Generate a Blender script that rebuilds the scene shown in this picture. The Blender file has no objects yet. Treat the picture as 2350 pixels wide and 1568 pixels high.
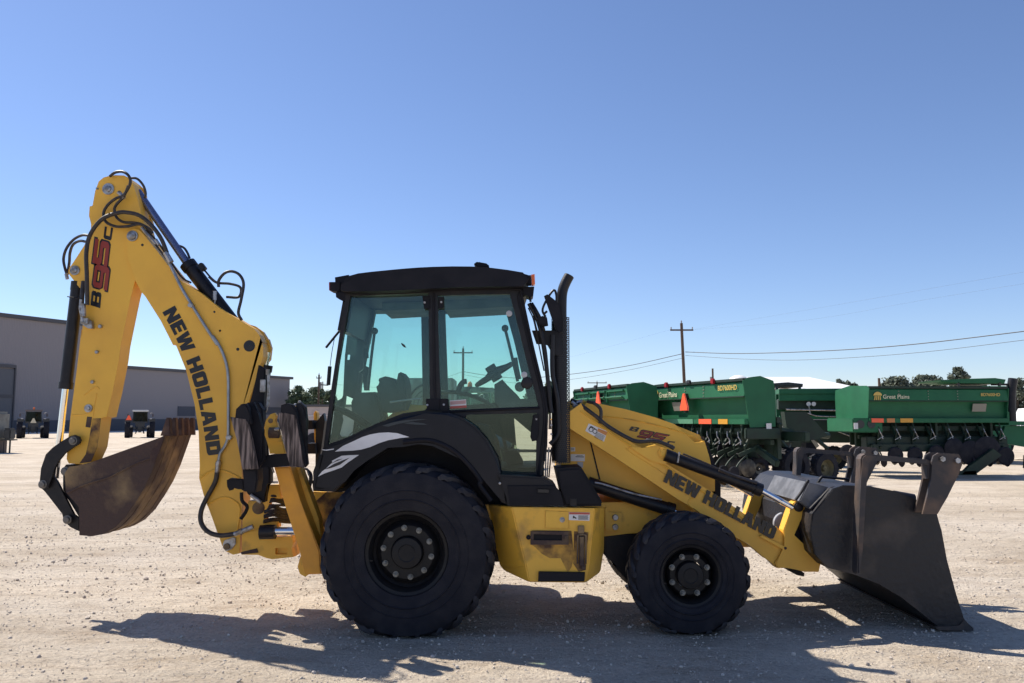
import bpy, bmesh, math, random
from mathutils import Vector, Matrix
from mathutils.geometry import tessellate_polygon
random.seed(7)
R = math.radians
S = bpy.context.scene
# ------------------------------------------------------------------ camera
F, CX, CY, H, PITCH = 1891.0, 1175.0, 784.0, 1.70, R(5.38)
cam_data = bpy.data.cameras.new('camera'); cam = bpy.data.objects.new('camera', cam_data)
S.collection.objects.link(cam)
cam.location = (0, 0, H); cam.rotation_euler = (math.pi/2 + PITCH, 0, 0)
cam_data.sensor_width = 36; cam_data.lens = F/2350*36; cam_data.clip_start = .05; cam_data.clip_end = 6000
S.camera = cam
# ------------------------------------------------------------------ world and sun
SUNV = Vector((-.70, .47, 1.0)).normalized()
EL = math.asin(SUNV.z); AZ = math.atan2(SUNV.x, SUNV.y)
W = bpy.data.worlds.new('World'); S.world = W; W.use_nodes = True
nt = W.node_tree; bg = nt.nodes['Background']
sky = nt.nodes.new('ShaderNodeTexSky'); sky.sky_type = 'NISHITA'; sky.sun_disc = False
sky.sun_elevation = EL; sky.sun_rotation = AZ % (2*math.pi)
sky.air_density = 1.0; sky.dust_density = .35; sky.ozone_density = 3.2; sky.altitude = 900
tint = nt.nodes.new('ShaderNodeMix'); tint.data_type = 'RGBA'; tint.blend_type = 'MULTIPLY'; tint.inputs[0].default_value = 1; tint.inputs[7].default_value = (.90, .895, 1.0, 1)
nt.links.new(sky.outputs[0], tint.inputs[6]); nt.links.new(tint.outputs[2], bg.inputs[0]); bg.inputs[1].default_value = .105
sun_l = bpy.data.lights.new('sun', 'SUN'); sun_l.energy = 5.0; sun_l.angle = R(.5); sun_l.color = (1, .93, .82)
sun = bpy.data.objects.new('sun', sun_l); S.collection.objects.link(sun)
sun.rotation_euler = SUNV.to_track_quat('Z', 'Y').to_euler(); sun.location = (-20, 15, 30)
S.view_settings.view_transform = 'Standard'; S.view_settings.look = 'None'
S.view_settings.exposure = .50; S.view_settings.gamma = 1
S.render.engine = 'CYCLES'
# ------------------------------------------------------------------ measuring helpers
VW = dict(a=(100,500,.38259), b=(100,1050,.5102), c=(600,1150,.44643), d=(950,800,.47821), e=(950,1400,.44643),
          f=(1500,1200,.57402), g=(2400,1350,.47841), h=(1800,1100,.31915), i=(2450,1100,.34638), j=(0,950,.31891),
          m=(2450,1400,.42735), o=(720,1250,.15945), p=(0,1270,.14671), q=(2950,1150,.25508), r=(1000,900,.35074),
          s=(1380,900,.41446), t=(2100,1280,.2766), u=(1500,1450,.28706), D=(0,0,1/.719976))
def px(v, u, w):
    a = VW[v]; return ((a[0]+u*a[2])*.719976, (a[1]+w*a[2])*.719976)
def P(x, y, D):
    dx = (x-CX)/F; dy = (CY-y)/F
    cy, cz = math.cos(PITCH)-dy*math.sin(PITCH), math.sin(PITCH)+dy*math.cos(PITCH)
    t = D/cy
    return Vector((dx*t, D, H+cz*t))
def PV(v, u, w, D):
    x, y = px(v, u, w); return P(x, y, D)
def G(x, y):                                   # point of the flat ground
    dx = (x-CX)/F; dy = (CY-y)/F
    cy, cz = math.cos(PITCH)-dy*math.sin(PITCH), math.sin(PITCH)+dy*math.cos(PITCH)
    t = -H/cz; return Vector((dx*t, cy*t, 0))
# ------------------------------------------------------------------ materials
def mat(name, col, rough=.6, metal=0., col2=None, nscale=6., bump=0., bscale=60., mixlo=.42, mixhi=.62, coat=0., spec=.5, detail=6, stretch=None):
    m = bpy.data.materials.new(name); m.use_nodes = True
    n = m.node_tree; b = n.nodes['Principled BSDF']; L = n.links.new
    b.inputs['Base Color'].default_value = (*col, 1); b.inputs['Roughness'].default_value = rough
    b.inputs['Metallic'].default_value = metal; b.inputs['Coat Weight'].default_value = coat
    b.inputs['Coat Roughness'].default_value = .15; b.inputs['Specular IOR Level'].default_value = spec
    tc = n.nodes.new('ShaderNodeTexCoord'); src = tc.outputs['Object']
    if stretch:
        mp = n.nodes.new('ShaderNodeMapping'); mp.inputs['Scale'].default_value = stretch; L(src, mp.inputs[0]); src = mp.outputs[0]
    if col2:
        t = n.nodes.new('ShaderNodeTexNoise'); t.inputs['Scale'].default_value = nscale; t.inputs['Detail'].default_value = detail
        L(src, t.inputs['Vector'])
        r = n.nodes.new('ShaderNodeMapRange'); r.inputs[1].default_value = mixlo; r.inputs[2].default_value = mixhi
        L(t.outputs[0], r.inputs[0])
        x = n.nodes.new('ShaderNodeMix'); x.data_type = 'RGBA'
        x.inputs[6].default_value = (*col, 1); x.inputs[7].default_value = (*col2, 1)
        L(r.outputs[0], x.inputs[0]); L(x.outputs[2], b.inputs['Base Color'])
        m['mixnode'] = x.name
    if bump:
        t = n.nodes.new('ShaderNodeTexNoise'); t.inputs['Scale'].default_value = bscale; t.inputs['Detail'].default_value = 4
        L(src, t.inputs['Vector'])
        bp = n.nodes.new('ShaderNodeBump'); bp.inputs['Strength'].default_value = bump; bp.inputs['Distance'].default_value = .02
        L(t.outputs[0], bp.inputs['Height']); L(bp.outputs[0], b.inputs['Normal'])
    return m
YEL = mat('yellow_paint', (.87,.49,.066), .42, 0, (.73,.39,.06), 2.2, .05, 40, .4, .75, spec=.35)
YEL2 = mat('yellow_paint_weathered', (.87,.475,.055), .5, 0, (.24,.13,.05), 4.5, .15, 30, .54, .80, detail=9)
YELR = mat('yellow_paint_rust', (.62,.33,.05), .65, 0, (.085,.04,.022), 5.5, .3, 40, .38, .56, detail=9)
ORG = mat('orange_paint', (.84,.37,.022), .45, 0, (.6,.26,.03), 3, .06, 30, .4, .7)
BLK = mat('black_plastic', (.006,.006,.010), .6, 0, (.012,.011,.015), 4, .05, 80, spec=.25)
BLKG = mat('black_gloss_paint', (.003,.004,.010), .35, 0, (.006,.007,.014), 5, 0, 50, spec=.3)
BLKM = mat('black_metal_paint', (.007,.007,.011), .45, 0, (.015,.013,.015), 9, .08, 60, spec=.35)
TAN_EDGE = mat('worn_dark_steel', (.040,.036,.038), .6, .1, (.13,.085,.06), 5, .12, 50, .45, .7)
RUB = mat('tyre_rubber', (.011,.011,.017), .75, 0, (.02,.019,.024), 7, .15, 90, spec=.3)
RUBD = mat('tyre_lug_rubber', (.015,.015,.022), .7, 0, (.035,.034,.038), 9, .15, 60, spec=.4)
HOSE = mat('hose_rubber', (.02,.018,.02), .5, 0, (.045,.035,.03), 30, .1, 200)
STEEL = mat('bare_steel', (.42,.42,.43), .42, .75, (.22,.2,.18), 20, .1, 90)
ZINC = mat('zinc_pipe', (.36,.39,.42), .4, .7, (.25,.27,.3), 8, .03, 60)
CHROME = mat('chrome_rod', (.75,.75,.78), .12, 1)
CHROMED = mat('dull_chrome_rod', (.20,.22,.34), .25, .8)  # blue of the reflected sky is put into this rod's colour
RUST = mat('rusty_bucket_steel', (.075,.047,.039), .85, .05, (.32,.22,.11), 2.3, .5, 30, .48, .68, detail=12)
RUSTD = mat('dark_bucket_steel', (.055,.03,.027), .8, .1, (.13,.075,.05), 9, .4, 40, .45, .7)
WOOD = mat('weathered_laminated_pad', (.050,.038,.035), .95, 0, (.34,.265,.235), 5, 1.0, 14, .40, .64, stretch=(9,9,.7))
DKINT = mat('cab_interior_trim', (.022,.03,.034), .7, 0, (.05,.06,.065), 5, .05, 60)
HEADL = mat('cab_headliner', (.065,.075,.07), .9, 0, (.10,.11,.10), 6, .1, 40)
DECW = mat('white_label', (.72,.70,.68), .5)
DECK = mat('black_vinyl', (.008,.008,.012), .35)
DECR = mat('red_vinyl', (.30,.035,.02), .4)
DECRL = mat('red_label', (.52,.10,.07), .5)
DECO = mat('orange_label', (.6,.24,.07), .5)
STRP = mat('silver_stripe_vinyl', (.74,.74,.76), .3, 0, (.6,.6,.62), 3)  # stripe silver lightened for reflected ground; also colours the painted fender highlight
BKT = mat('loader_bucket_paint', (.009,.009,.013), .5, 0, (.055,.043,.038), 3.2, .3, 25, .52, .74, detail=12)
SILV = mat('silver_vinyl', (.46,.46,.48), .35, 0, (.35,.35,.38), 3)
RED = mat('red_lens', (.30,.012,.02), .3); AMB = mat('amber_lens', (.85,.18,.03), .2)
SMV = mat('slow_sign_orange', (1.0,.12,.04), .5); 
def glass(name, col, haze=.05, hcol=(.10,.2,.2), gloss=.07):
    m = bpy.data.materials.new(name); m.use_nodes = True; n = m.node_tree; n.nodes.clear()
    o = n.nodes.new('ShaderNodeOutputMaterial'); t = n.nodes.new('ShaderNodeBsdfTransparent'); t.inputs[0].default_value = (*col,1)
    d = n.nodes.new('ShaderNodeBsdfDiffuse'); d.inputs[0].default_value = (*hcol,1)
    g = n.nodes.new('ShaderNodeBsdfGlossy'); g.inputs[1].default_value = .04; g.inputs[0].default_value = (.8,.95,.95,1)
    m1 = n.nodes.new('ShaderNodeMixShader'); m1.inputs[0].default_value = haze
    m2 = n.nodes.new('ShaderNodeMixShader'); m2.inputs[0].default_value = gloss
    tc = n.nodes.new('ShaderNodeTexCoord'); nz = n.nodes.new('ShaderNodeTexNoise'); nz.inputs['Scale'].default_value = 3; nz.inputs['Detail'].default_value = 8
    mr = n.nodes.new('ShaderNodeMapRange'); mr.inputs[1].default_value = .3; mr.inputs[2].default_value = .75; mr.inputs[3].default_value = haze*.4; mr.inputs[4].default_value = haze*1.7
    L = n.links.new; L(tc.outputs['Object'], nz.inputs['Vector']); L(nz.outputs[0], mr.inputs[0]); L(mr.outputs[0], m1.inputs[0])
    L(t.outputs[0], m1.inputs[1]); L(d.outputs[0], m1.inputs[2]); L(m1.outputs[0], m2.inputs[1]); L(g.outputs[0], m2.inputs[2]); L(m2.outputs[0], o.inputs[0])
    return m
GLS = glass('tinted_cab_glass', (.825,.945,.90), .012, gloss=.04)
GLSD = glass('dusty_tinted_glass', (.72,.80,.72), .10, (.12,.13,.10), gloss=.03)
# ------------------------------------------------------------------ mesh helpers
def link(name, bm, m, parent=None, smooth=False):
    me = bpy.data.meshes.new(name); bmesh.ops.recalc_face_normals(bm, faces=bm.faces[:])
    if smooth == 'auto':
        for f in bm.faces: f.smooth = True
        for e in bm.edges:
            if len(e.link_faces) == 2 and e.calc_face_angle(0) > .6: e.smooth = False
    elif smooth:
        for f in bm.faces: f.smooth = True
    bm.to_mesh(me); bm.free()
    o = bpy.data.objects.new(name, me); S.collection.objects.link(o)
    ms = m if isinstance(m, (list, tuple)) else [m]
    for x in ms: me.materials.append(x)
    if parent is not None:
        o.parent = parent
        if parent.type == 'EMPTY' and not parent.get('local'): o.location = -parent.location
    return o
def thing(name, label, cat, loc=(0,0,0), rz=0, group=None, local=False):
    o = bpy.data.objects.new(name, None); S.collection.objects.link(o); o.empty_display_size = .2
    o.location = loc; o.rotation_euler = (0,0,rz); o['label'] = label; o['category'] = cat
    if group: o['group'] = group
    if local: o['local'] = 1
    return o
def tag(o, label, cat, group=None):
    o['label'] = label; o['category'] = cat
    if group: o['group'] = group
    return o
def struct(o): o['kind'] = 'structure'; return o
def add_poly(bm, near, dy, holes=(), bev=0., mi=0):
    """near: list of Vector outline in a plane y = const, extruded by dy in depth"""
    if not holes:
        f0 = [bm.verts.new(p) for p in near]; f1 = [bm.verts.new((p.x, p.y+dy, p.z)) for p in near]
        n = len(near); fs = [bm.faces.new(f0), bm.faces.new(f1[::-1])]
        for i in range(n): fs.append(bm.faces.new((f0[i], f1[i], f1[(i+1)%n], f0[(i+1)%n])))
        for f in fs: f.material_index = mi
        if bev:
            es = [e for e in fs[0].edges] + [e for e in fs[1].edges]
            try: bmesh.ops.bevel(bm, geom=es, offset=bev, segments=2, affect='EDGES', clamp_overlap=True)
            except Exception: pass
        return fs
    loops = [near] + [list(h) for h in holes]; flat = [p for l in loops for p in l]
    tris = tessellate_polygon([[Vector((p.x, p.z, 0)) for p in l] for l in loops])
    a = [bm.verts.new(p) for p in flat]; b = [bm.verts.new((p.x, p.y+dy, p.z)) for p in flat]
    for t in tris:
        try: bm.faces.new([a[i] for i in t]).material_index = mi; bm.faces.new([b[i] for i in reversed(t)]).material_index = mi
        except ValueError: pass
    k = 0
    for l in loops:
        n = len(l)
        for i in range(n): bm.faces.new((a[k+i], b[k+i], b[k+(i+1)%n], a[k+(i+1)%n])).material_index = mi
        k += n
def plate(name, v, pts, D0, D1, m, parent=None, holes=(), bev=.004, smooth=False):
    bm = bmesh.new(); add_poly(bm, [PV(v, a, b, D0) for a, b in pts], D1-D0, [[PV(v, a, b, D0) for a, b in h] for h in holes], bev)
    return link(name, bm, m, parent, smooth)
def pplate(name, pts, D0, D1, m, parent=None, holes=(), bev=.004):      # points with their own view letter
    bm = bmesh.new(); add_poly(bm, [PV(*p, D0) for p in pts], D1-D0, [[PV(*p, D0) for p in h] for h in holes], bev)
    return link(name, bm, m, parent)
def add_box(bm, c, s, rot=None, bev=0., mi=0):
    M = Matrix.Translation(Vector(c)) @ (rot.to_4x4() if rot is not None else Matrix.Identity(4)) @ Matrix.Diagonal((*s, 1))
    r = bmesh.ops.create_cube(bm, size=1, matrix=M)
    fs = {f for v in r['verts'] for f in v.link_faces}
    for f in fs: f.material_index = mi
    if bev:
        bmesh.ops.bevel(bm, geom=list({e for f in fs for e in f.edges}), offset=bev, segments=2, affect='EDGES', clamp_overlap=True)
def add_cyl(bm, a, b, r, r2=None, n=20, mi=0, caps=True):
    a, b = Vector(a), Vector(b); d = b-a
    q = d.to_track_quat('Z', 'Y').to_matrix().to_4x4()
    res = bmesh.ops.create_cone(bm, cap_ends=caps, segments=n, radius1=r, radius2=r if r2 is None else r2, depth=d.length, matrix=Matrix.Translation((a+b)/2) @ q)
    for f in {f for v in res['verts'] for f in v.link_faces}: f.material_index = mi
def cyl(name, a, b, r, m, parent=None, r2=None, n=24):
    bm = bmesh.new(); add_cyl(bm, a, b, r, r2, n); return link(name, bm, m, parent, 'auto')
def catmull(pts, k=8):
    pts = [Vector(p) for p in pts]
    if len(pts) < 3: return pts
    P0 = [pts[0]*2-pts[1]] + pts + [pts[-1]*2-pts[-2]]; out = []
    for i in range(1, len(P0)-2):
        p0, p1, p2, p3 = P0[i-1:i+3]
        for j in range(k):
            t = j/k
            out.append(.5*((2*p1)+(p2-p0)*t+(2*p0-5*p1+4*p2-p3)*t*t+(3*p1-p0-3*p2+p3)*t**3))
    out.append(pts[-1]); return out
def add_tube(bm, pts, r, n=8, k=8, mi=0, smoothpath=True):
    ps = catmull(pts, k) if smoothpath else [Vector(p) for p in pts]
    rings = []; up = Vector((0,1,0))
    for i, p in enumerate(ps):
        t = (ps[min(i+1, len(ps)-1)]-ps[max(i-1, 0)]).normalized()
        a = up - t*up.dot(t)
        if a.length < 1e-3: a = Vector((1,0,0)) - t*t.x
        a.normalize(); b = t.cross(a); up = a
        rings.append([bm.verts.new(p + (a*math.cos(2*math.pi*j/n)+b*math.sin(2*math.pi*j/n))*r) for j in range(n)])
    for i in range(len(rings)-1):
        for j in range(n):
            f = bm.faces.new((rings[i][j], rings[i][(j+1)%n], rings[i+1][(j+1)%n], rings[i+1][j])); f.material_index = mi
    bm.faces.new(rings[0][::-1]); bm.faces.new(rings[-1])
def tube(name, v, pts, D, r, m, parent=None, n=10):
    """pts (u,w) or (u,w,D)"""
    bm = bmesh.new(); add_tube(bm, [PV(v, p[0], p[1], p[2] if len(p) > 2 else D) for p in pts], r, n)
    return link(name, bm, m, parent, 'auto')
def add_lathe(bm, prof, c, ax='Y', n=64, mi=0, close=True):
    """prof: (radius, offset along axis)"""
    rings = []
    for r, y in prof:
        ring = []
        for j in range(n):
            a = 2*math.pi*j/n
            p = (r*math.cos(a), y, r*math.sin(a)) if ax == 'Y' else ((y, r*math.cos(a), r*math.sin(a)) if ax == 'X' else (r*math.cos(a), r*math.sin(a), y))
            ring.append(bm.verts.new(Vector(c)+Vector(p)))
        rings.append(ring)
    for i in range(len(rings)-1):
        for j in range(n):
            bm.faces.new((rings[i][j], rings[i][(j+1)%n], rings[i+1][(j+1)%n], rings[i+1][j])).material_index = mi
    if close: bm.faces.new(rings[0]); bm.faces.new(rings[-1][::-1])
# ------------------------------------------------------------------ lettering
GL = {
'N': (.74, [[(0,0),(0,1),(.26,1),(.48,.5),(.48,1),(.74,1),(.74,0),(.48,0),(.26,.5),(.26,0)]]),
'E': (.60, [[(0,0),(0,1),(.60,1),(.60,.77),(.27,.77),(.27,.62),(.56,.62),(.56,.39),(.27,.39),(.27,.23),(.60,.23),(.60,0)]]),
'W': (1.0, [[(0,1),(.14,0),(.42,0),(.5,.5),(.58,0),(.86,0),(1,1),(.75,1),(.69,.45),(.61,1),(.39,1),(.31,.45),(.25,1)]]),
'H': (.74, [[(0,0),(0,1),(.27,1),(.27,.62),(.47,.62),(.47,1),(.74,1),(.74,0),(.47,0),(.47,.38),(.27,.38),(.27,0)]]),
'O': (.74, [[(.15,0),(.04,.06),(0,.18),(0,.82),(.04,.94),(.15,1),(.59,1),(.70,.94),(.74,.82),(.74,.18),(.70,.06),(.59,0)],[(.27,.24),(.27,.76),(.47,.76),(.47,.24)]]),
'L': (.55, [[(0,0),(0,1),(.27,1),(.27,.24),(.55,.24),(.55,0)]]),
'A': (.80, [[(0,0),(.22,1),(.58,1),(.80,0),(.53,0),(.49,.2),(.31,.2),(.27,0)],[(.35,.42),(.45,.42),(.40,.75)]]),
'D': (.74, [[(0,0),(0,1),(.55,1),(.69,.93),(.74,.82),(.74,.18),(.69,.07),(.55,0)],[(.27,.24),(.27,.76),(.47,.76),(.47,.24)]]),
'B': (.95, [[(0,0),(0,1),(.82,1),(.95,.9),(.95,.6),(.87,.5),(.95,.4),(.95,.1),(.82,0)],[(.3,.6),(.3,.8),(.66,.8),(.66,.6)],[(.3,.2),(.3,.4),(.66,.4),(.66,.2)]]),
'9': (1.15, [[(0,0),(0,.23),(.85,.23),(.85,.36),(.14,.36),(0,.48),(0,.88),(.14,1),(1.01,1),(1.15,.88),(1.15,.12),(1.01,0)],[(.30,.57),(.30,.78),(.85,.78),(.85,.57)]]),
'5': (1.15, [[(0,0),(0,.23),(.85,.23),(.85,.39),(.14,.39),(0,.5),(0,1),(1.15,1),(1.15,.78),(.30,.78),(.30,.62),(1.01,.62),(1.15,.52),(1.15,.12),(1.01,0)]]),
'C': (.95, [[(.12,0),(0,.12),(0,.88),(.12,1),(.95,1),(.95,.76),(.28,.76),(.28,.24),(.95,.24),(.95,0)]]),
' ': (.30, [])}
def letters(name, text, mapf, D, m, parent, gap=.13, th=.003, only=None, grow=0.):
    tot = sum(GL[c][0] for c in text)+gap*(len(text)-1); x = 0; bm = bmesh.new()
    for c in text:
        w, loops = GL[c]
        if loops:
            ls = []
            for li, l in enumerate(loops):
                cxm = sum(p[0] for p in l)/len(l); cym = sum(p[1] for p in l)/len(l)
                sg = 1 if li == 0 else -1
                q = []
                for i, p in enumerate(l):                       # subdivide edges so that bent lettering follows
                    p2 = l[(i+1)%len(l)]
                    g = lambda P_: (P_[0]+sg*grow*(1 if P_[0] > cxm else -1), P_[1]+sg*grow*(1 if P_[1] > cym else -1))
                    a, b = g(p), g(p2)
                    q += [a, ((a[0]+b[0])/2, (a[1]+b[1])/2)]
                ls.append([P(*mapf((x+a)/tot, b), D) for a, b in q])
            add_poly(bm, ls[0], th, ls[1:])
        x += w+gap
    return link(name, bm, m, parent)
def quadmap(bl, br, tl, tr):
    def f(s, t):
        a = [bl[k]+(br[k]-bl[k])*s for k in (0,1)]; b = [tl[k]+(tr[k]-tl[k])*s for k in (0,1)]
        return (a[0]+(b[0]-a[0])*t, a[1]+(b[1]-a[1])*t)
    return f
def pathmap(base, cap):
    c = catmull([(x,y,0) for x,y in base], 10); L = [0]
    for i in range(1, len(c)): L.append(L[-1]+(c[i]-c[i-1]).length)
    def f(s, t):
        d = min(max(s,0),1)*L[-1]; i = 1
        while i < len(c)-1 and L[i] < d: i += 1
        k = (d-L[i-1])/(L[i]-L[i-1]); p = c[i-1].lerp(c[i], k)
        j0, j1 = max(i-4, 0), min(i+3, len(c)-1); tg = (c[j1]-c[j0]).normalized()
        up = Vector((-tg.y*-1, tg.x*-1, 0))       # text travelling right has its caps up (screen y points down)
        return (p.x+up.x*cap*t, p.y+up.y*cap*t)
    return f
def fonttext(name, text, m, size, parent=None, offset=0., ext=.001):
    cu = bpy.data.curves.new(name, 'FONT'); cu.body = text; cu.size = size; cu.offset = offset; cu.extrude = ext
    cu.align_x = 'LEFT'; ob = bpy.data.objects.new(name, cu); S.collection.objects.link(ob)
    dg = bpy.context.evaluated_depsgraph_get(); me = bpy.data.meshes.new_from_object(ob.evaluated_get(dg))
    bpy.data.objects.remove(ob); o = bpy.data.objects.new(name, me); S.collection.objects.link(o); me.materials.clear(); me.materials.append(m)
    if parent: o.parent = parent
    return o
# ================================================================== GROUND
def ground_mat():
    m = bpy.data.materials.new('caliche_gravel'); m.use_nodes = True; n = m.node_tree; b = n.nodes['Principled BSDF']; L = n.links.new
    b.inputs['Roughness'].default_value = .95; b.inputs['Specular IOR Level'].default_value = .15
    tc = n.nodes.new('ShaderNodeTexCoord')
    def noise(sc, det, rough=.55, stretch=None):
        t = n.nodes.new('ShaderNodeTexNoise'); t.inputs['Scale'].default_value = sc; t.inputs['Detail'].default_value = det; t.inputs['Roughness'].default_value = rough
        if stretch:
            mp = n.nodes.new('ShaderNodeMapping'); mp.inputs['Scale'].default_value = stretch; L(tc.outputs['Object'], mp.inputs[0]); L(mp.outputs[0], t.inputs['Vector'])
        else: L(tc.outputs['Object'], t.inputs['Vector'])
        return t.outputs[0]
    def ramp(f, stops):
        r = n.nodes.new('ShaderNodeValToRGB'); r.color_ramp.elements[0].position = stops[0][0]; r.color_ramp.elements[0].color = (*stops[0][1],1)
        r.color_ramp.elements[1].position = stops[-1][0]; r.color_ramp.elements[1].color = (*stops[-1][1],1)
        for p, c in stops[1:-1]:
            e = r.color_ramp.elements.new(p); e.color = (*c,1)
        L(f, r.inputs[0]); return r.outputs[0]
    def mix(f, a, c, mode='MIX'):
        x = n.nodes.new('ShaderNodeMix'); x.data_type = 'RGBA'; x.blend_type = mode
        if isinstance(f, float): x.inputs[0].default_value = f
        else: L(f, x.inputs[0])
        L(a, x.inputs[6]); L(c, x.inputs[7]); return x.outputs[2]
    big = ramp(noise(.35, 5), [(.3,(.50,.425,.335)), (.5,(.60,.525,.43)), (.7,(.66,.59,.505))])
    streak = ramp(noise(2.2, 8, .65, (.5,1.1,1)), [(.33,(.80,.76,.72)), (.5,(1,1,1)), (.75,(1.08,1.07,1.05))])
    c = mix(1.0, big, streak, 'MULTIPLY')
    c = mix(1.0, c, ramp(noise(1.0, 5, .6, (.07,.8,1)), [(.36,(.90,.885,.87)), (.5,(1,1,1)), (.68,(1.07,1.06,1.05))]), 'MULTIPLY')
    fine = ramp(noise(38, 6, .7), [(.32,(.56,.51,.48)), (.44,(.98,.97,.96)), (.7,(1.16,1.15,1.12))])
    c = mix(.9, c, fine, 'MULTIPLY')
    v = n.nodes.new('ShaderNodeTexVoronoi'); v.inputs['Scale'].default_value = 26; L(tc.outputs['Object'], v.inputs['Vector'])
    vr = ramp(v.outputs['Color'], [(0,(.70,.66,.64)), (.5,(1,1,1)), (1,(1.12,1.1,1.08))])
    c = mix(.45, c, vr, 'MULTIPLY')
    L(c, b.inputs['Base Color'])
    bp = n.nodes.new('ShaderNodeBump'); bp.inputs['Strength'].default_value = 1.0; bp.inputs['Distance'].default_value = .035
    ad = n.nodes.new('ShaderNodeMath'); ad.operation = 'ADD'; L(noise(38, 6, .7), ad.inputs[0])
    n2 = n.nodes.new('ShaderNodeMath'); n2.operation = 'MULTIPLY'; n2.inputs[1].default_value = 2.2; L(noise(6, 8, .65, (.6,1.2,1)), n2.inputs[0]); L(n2.outputs[0], ad.inputs[1])
    L(ad.outputs[0], bp.inputs['Height']); L(bp.outputs[0], b.inputs['Normal'])
    return m
GM = ground_mat()
from mathutils import noise as mn
xs = [-2500,-600,-150,-60,-25,-14,-10.5]+[-10+i*.05 for i in range(401)]+[10.5,14,25,60,150,600,2500]
ys = [-60,-10,0,3]+[4+i*.045 for i in range(224)]+[14.6,16,20,30,60,150,500,1200,3500]
bm = bmesh.new(); gv = []
for y in ys:
    row = []
    for x in xs:
        k = max(0, min(1, (10-abs(x))/1.5, (y-3.6)/.5, (14-y)/2)); z = 0
        if k: z = k*(.010*mn.noise((x*1.7, y*2.1, 0))+.008*mn.noise((x*6, y*7, 3))+.007*abs(mn.noise((x*15, y*15, 7)))-.004)
        row.append(bm.verts.new((x, y, z)))
    gv.append(row)
for i in range(len(ys)-1):
    for j in range(len(xs)-1): bm.faces.new((gv[i][j], gv[i][j+1], gv[i+1][j+1], gv[i+1][j]))
struct(link('ground', bm, GM, None, True))
# apron of pale concrete along the warehouse
CONC = mat('pale_concrete', (.62,.58,.53), .9, 0, (.5,.47,.42), .5)
# loose stones
STONE = mat('limestone', (.60,.53,.45), .95, 0, (.34,.28,.24), 2.5, .2, 60, .45, .75)
bm = bmesh.new(); rnd = random.Random(3)
ico = bmesh.new(); bmesh.ops.create_icosphere(ico, subdivisions=1, radius=1); iv = [v.co.copy() for v in ico.verts]; ifc = [[v.index for v in f.verts] for f in ico.faces]; ico.free()
for k in range(17000):
    y = 4.6*math.exp(rnd.random()*1.45); x = rnd.uniform(-.72, .72)*y
    r = .004+.005*rnd.random()**2+(.013*rnd.random() if rnd.random() < .07 else 0)
    r *= min(1.6, y/6)
    q = Matrix.Rotation(rnd.uniform(0,6.28), 3, 'Z') @ Matrix.Rotation(rnd.uniform(0,3), 3, 'X')
    sc = Vector((1, rnd.uniform(.6,1), rnd.uniform(.4,.75)))
    vv = [bm.verts.new(q @ Vector((c.x*sc.x, c.y*sc.y, c.z*sc.z))*r*rnd.uniform(.85,1.15)+Vector((x,y,r*.25))) for c in iv]
    for f in ifc: bm.faces.new([vv[i] for i in f])
o = link('gravel', bm, STONE); o['kind'] = 'stuff'
# ================================================================== WAREHOUSE
WALLM = bpy.data.materials.new('ribbed_metal_wall'); WALLM.use_nodes = True; n = WALLM.node_tree; b = n.nodes['Principled BSDF']
b.inputs['Base Color'].default_value = (.235,.215,.225,1); b.inputs['Roughness'].default_value = .55
w_ = n.nodes.new('ShaderNodeTexWave'); w_.inputs['Scale'].default_value = 1.6; w_.bands_direction = 'Y'; tcn = n.nodes.new('ShaderNodeTexCoord')
n.links.new(tcn.outputs['Object'], w_.inputs[0]); bpn = n.nodes.new('ShaderNodeBump'); bpn.inputs['Strength'].default_value = .3; bpn.inputs['Distance'].default_value = .1
n.links.new(w_.outputs[1], bpn.inputs['Height']); n.links.new(bpn.outputs[0], b.inputs['Normal'])
WDARK = mat('dark_wall_base', (.055,.06,.08), .6); WTRIM = mat('dark_trim', (.06,.06,.07), .5); WDOOR = mat('dark_door', (.09,.095,.11), .5)
LINE = lambda D: Vector((-64.6+.478*(D-104), D, 0))
DIR = Vector((.478, 1, 0)).normalized(); NRM = Vector((DIR.y, -DIR.x, 0))            # towards the yard
def at_wall(x):
    a = (x-CX)/F/math.cos(PITCH)*.9956                      # ray x/D for points near the horizon
    k = (P(x, 960, 100).x)/100; return (-64.6-.478*104)/(k-.478)
def wallbox(name, D0, D1, z0, z1, out, thick, m, parent):
    A, B = LINE(D0), LINE(D1); bm = bmesh.new(); o0, o1 = NRM*out, NRM*(out-thick)
    q = [A+o1, B+o1, B+o0, A+o0]; v0 = [bm.verts.new((p.x,p.y,z0)) for p in q]; v1 = [bm.verts.new((p.x,p.y,z1)) for p in q]
    bm.faces.new(v0[::-1]); bm.faces.new(v1)
    for i in range(4): bm.faces.new((v0[i], v0[(i+1)%4], v1[(i+1)%4], v1[i]))
    return link(name, bm, m, parent)
A0 = LINE(104)
zt = P(0, 728, at_wall(0)).z; zl = P(285, 845, at_wall(285)).z
WH1 = thing('warehouse', 'tall grey metal warehouse hall with a big door, at the far left edge', 'warehouse', tuple(LINE(100)))
DJ = at_wall(232)
wallbox('wall', 70, DJ, 0, zt, 0, 40, WALLM, WH1); wallbox('roof_trim', 70, DJ+.3, zt-.05, zt+.45, .35, 40.7, WTRIM, WH1)
wallbox('wall_base', 70, DJ, 0, 1.55, .12, .11, WDARK, WH1)
d = wallbox('sliding_door', 88, at_wall(25), .05, P(20,848,at_wall(20)).z, .2, .1, WDOOR, WH1)
wallbox('door_frame', at_wall(25), at_wall(27.5), 0, P(20,844,at_wall(20)).z+.3, .35, .3, WTRIM, d); wallbox('door_frame', 88, at_wall(25), P(20,844,at_wall(20)).z-.05, P(20,844,at_wall(20)).z+.35, .35, .3, WTRIM, d)
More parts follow.
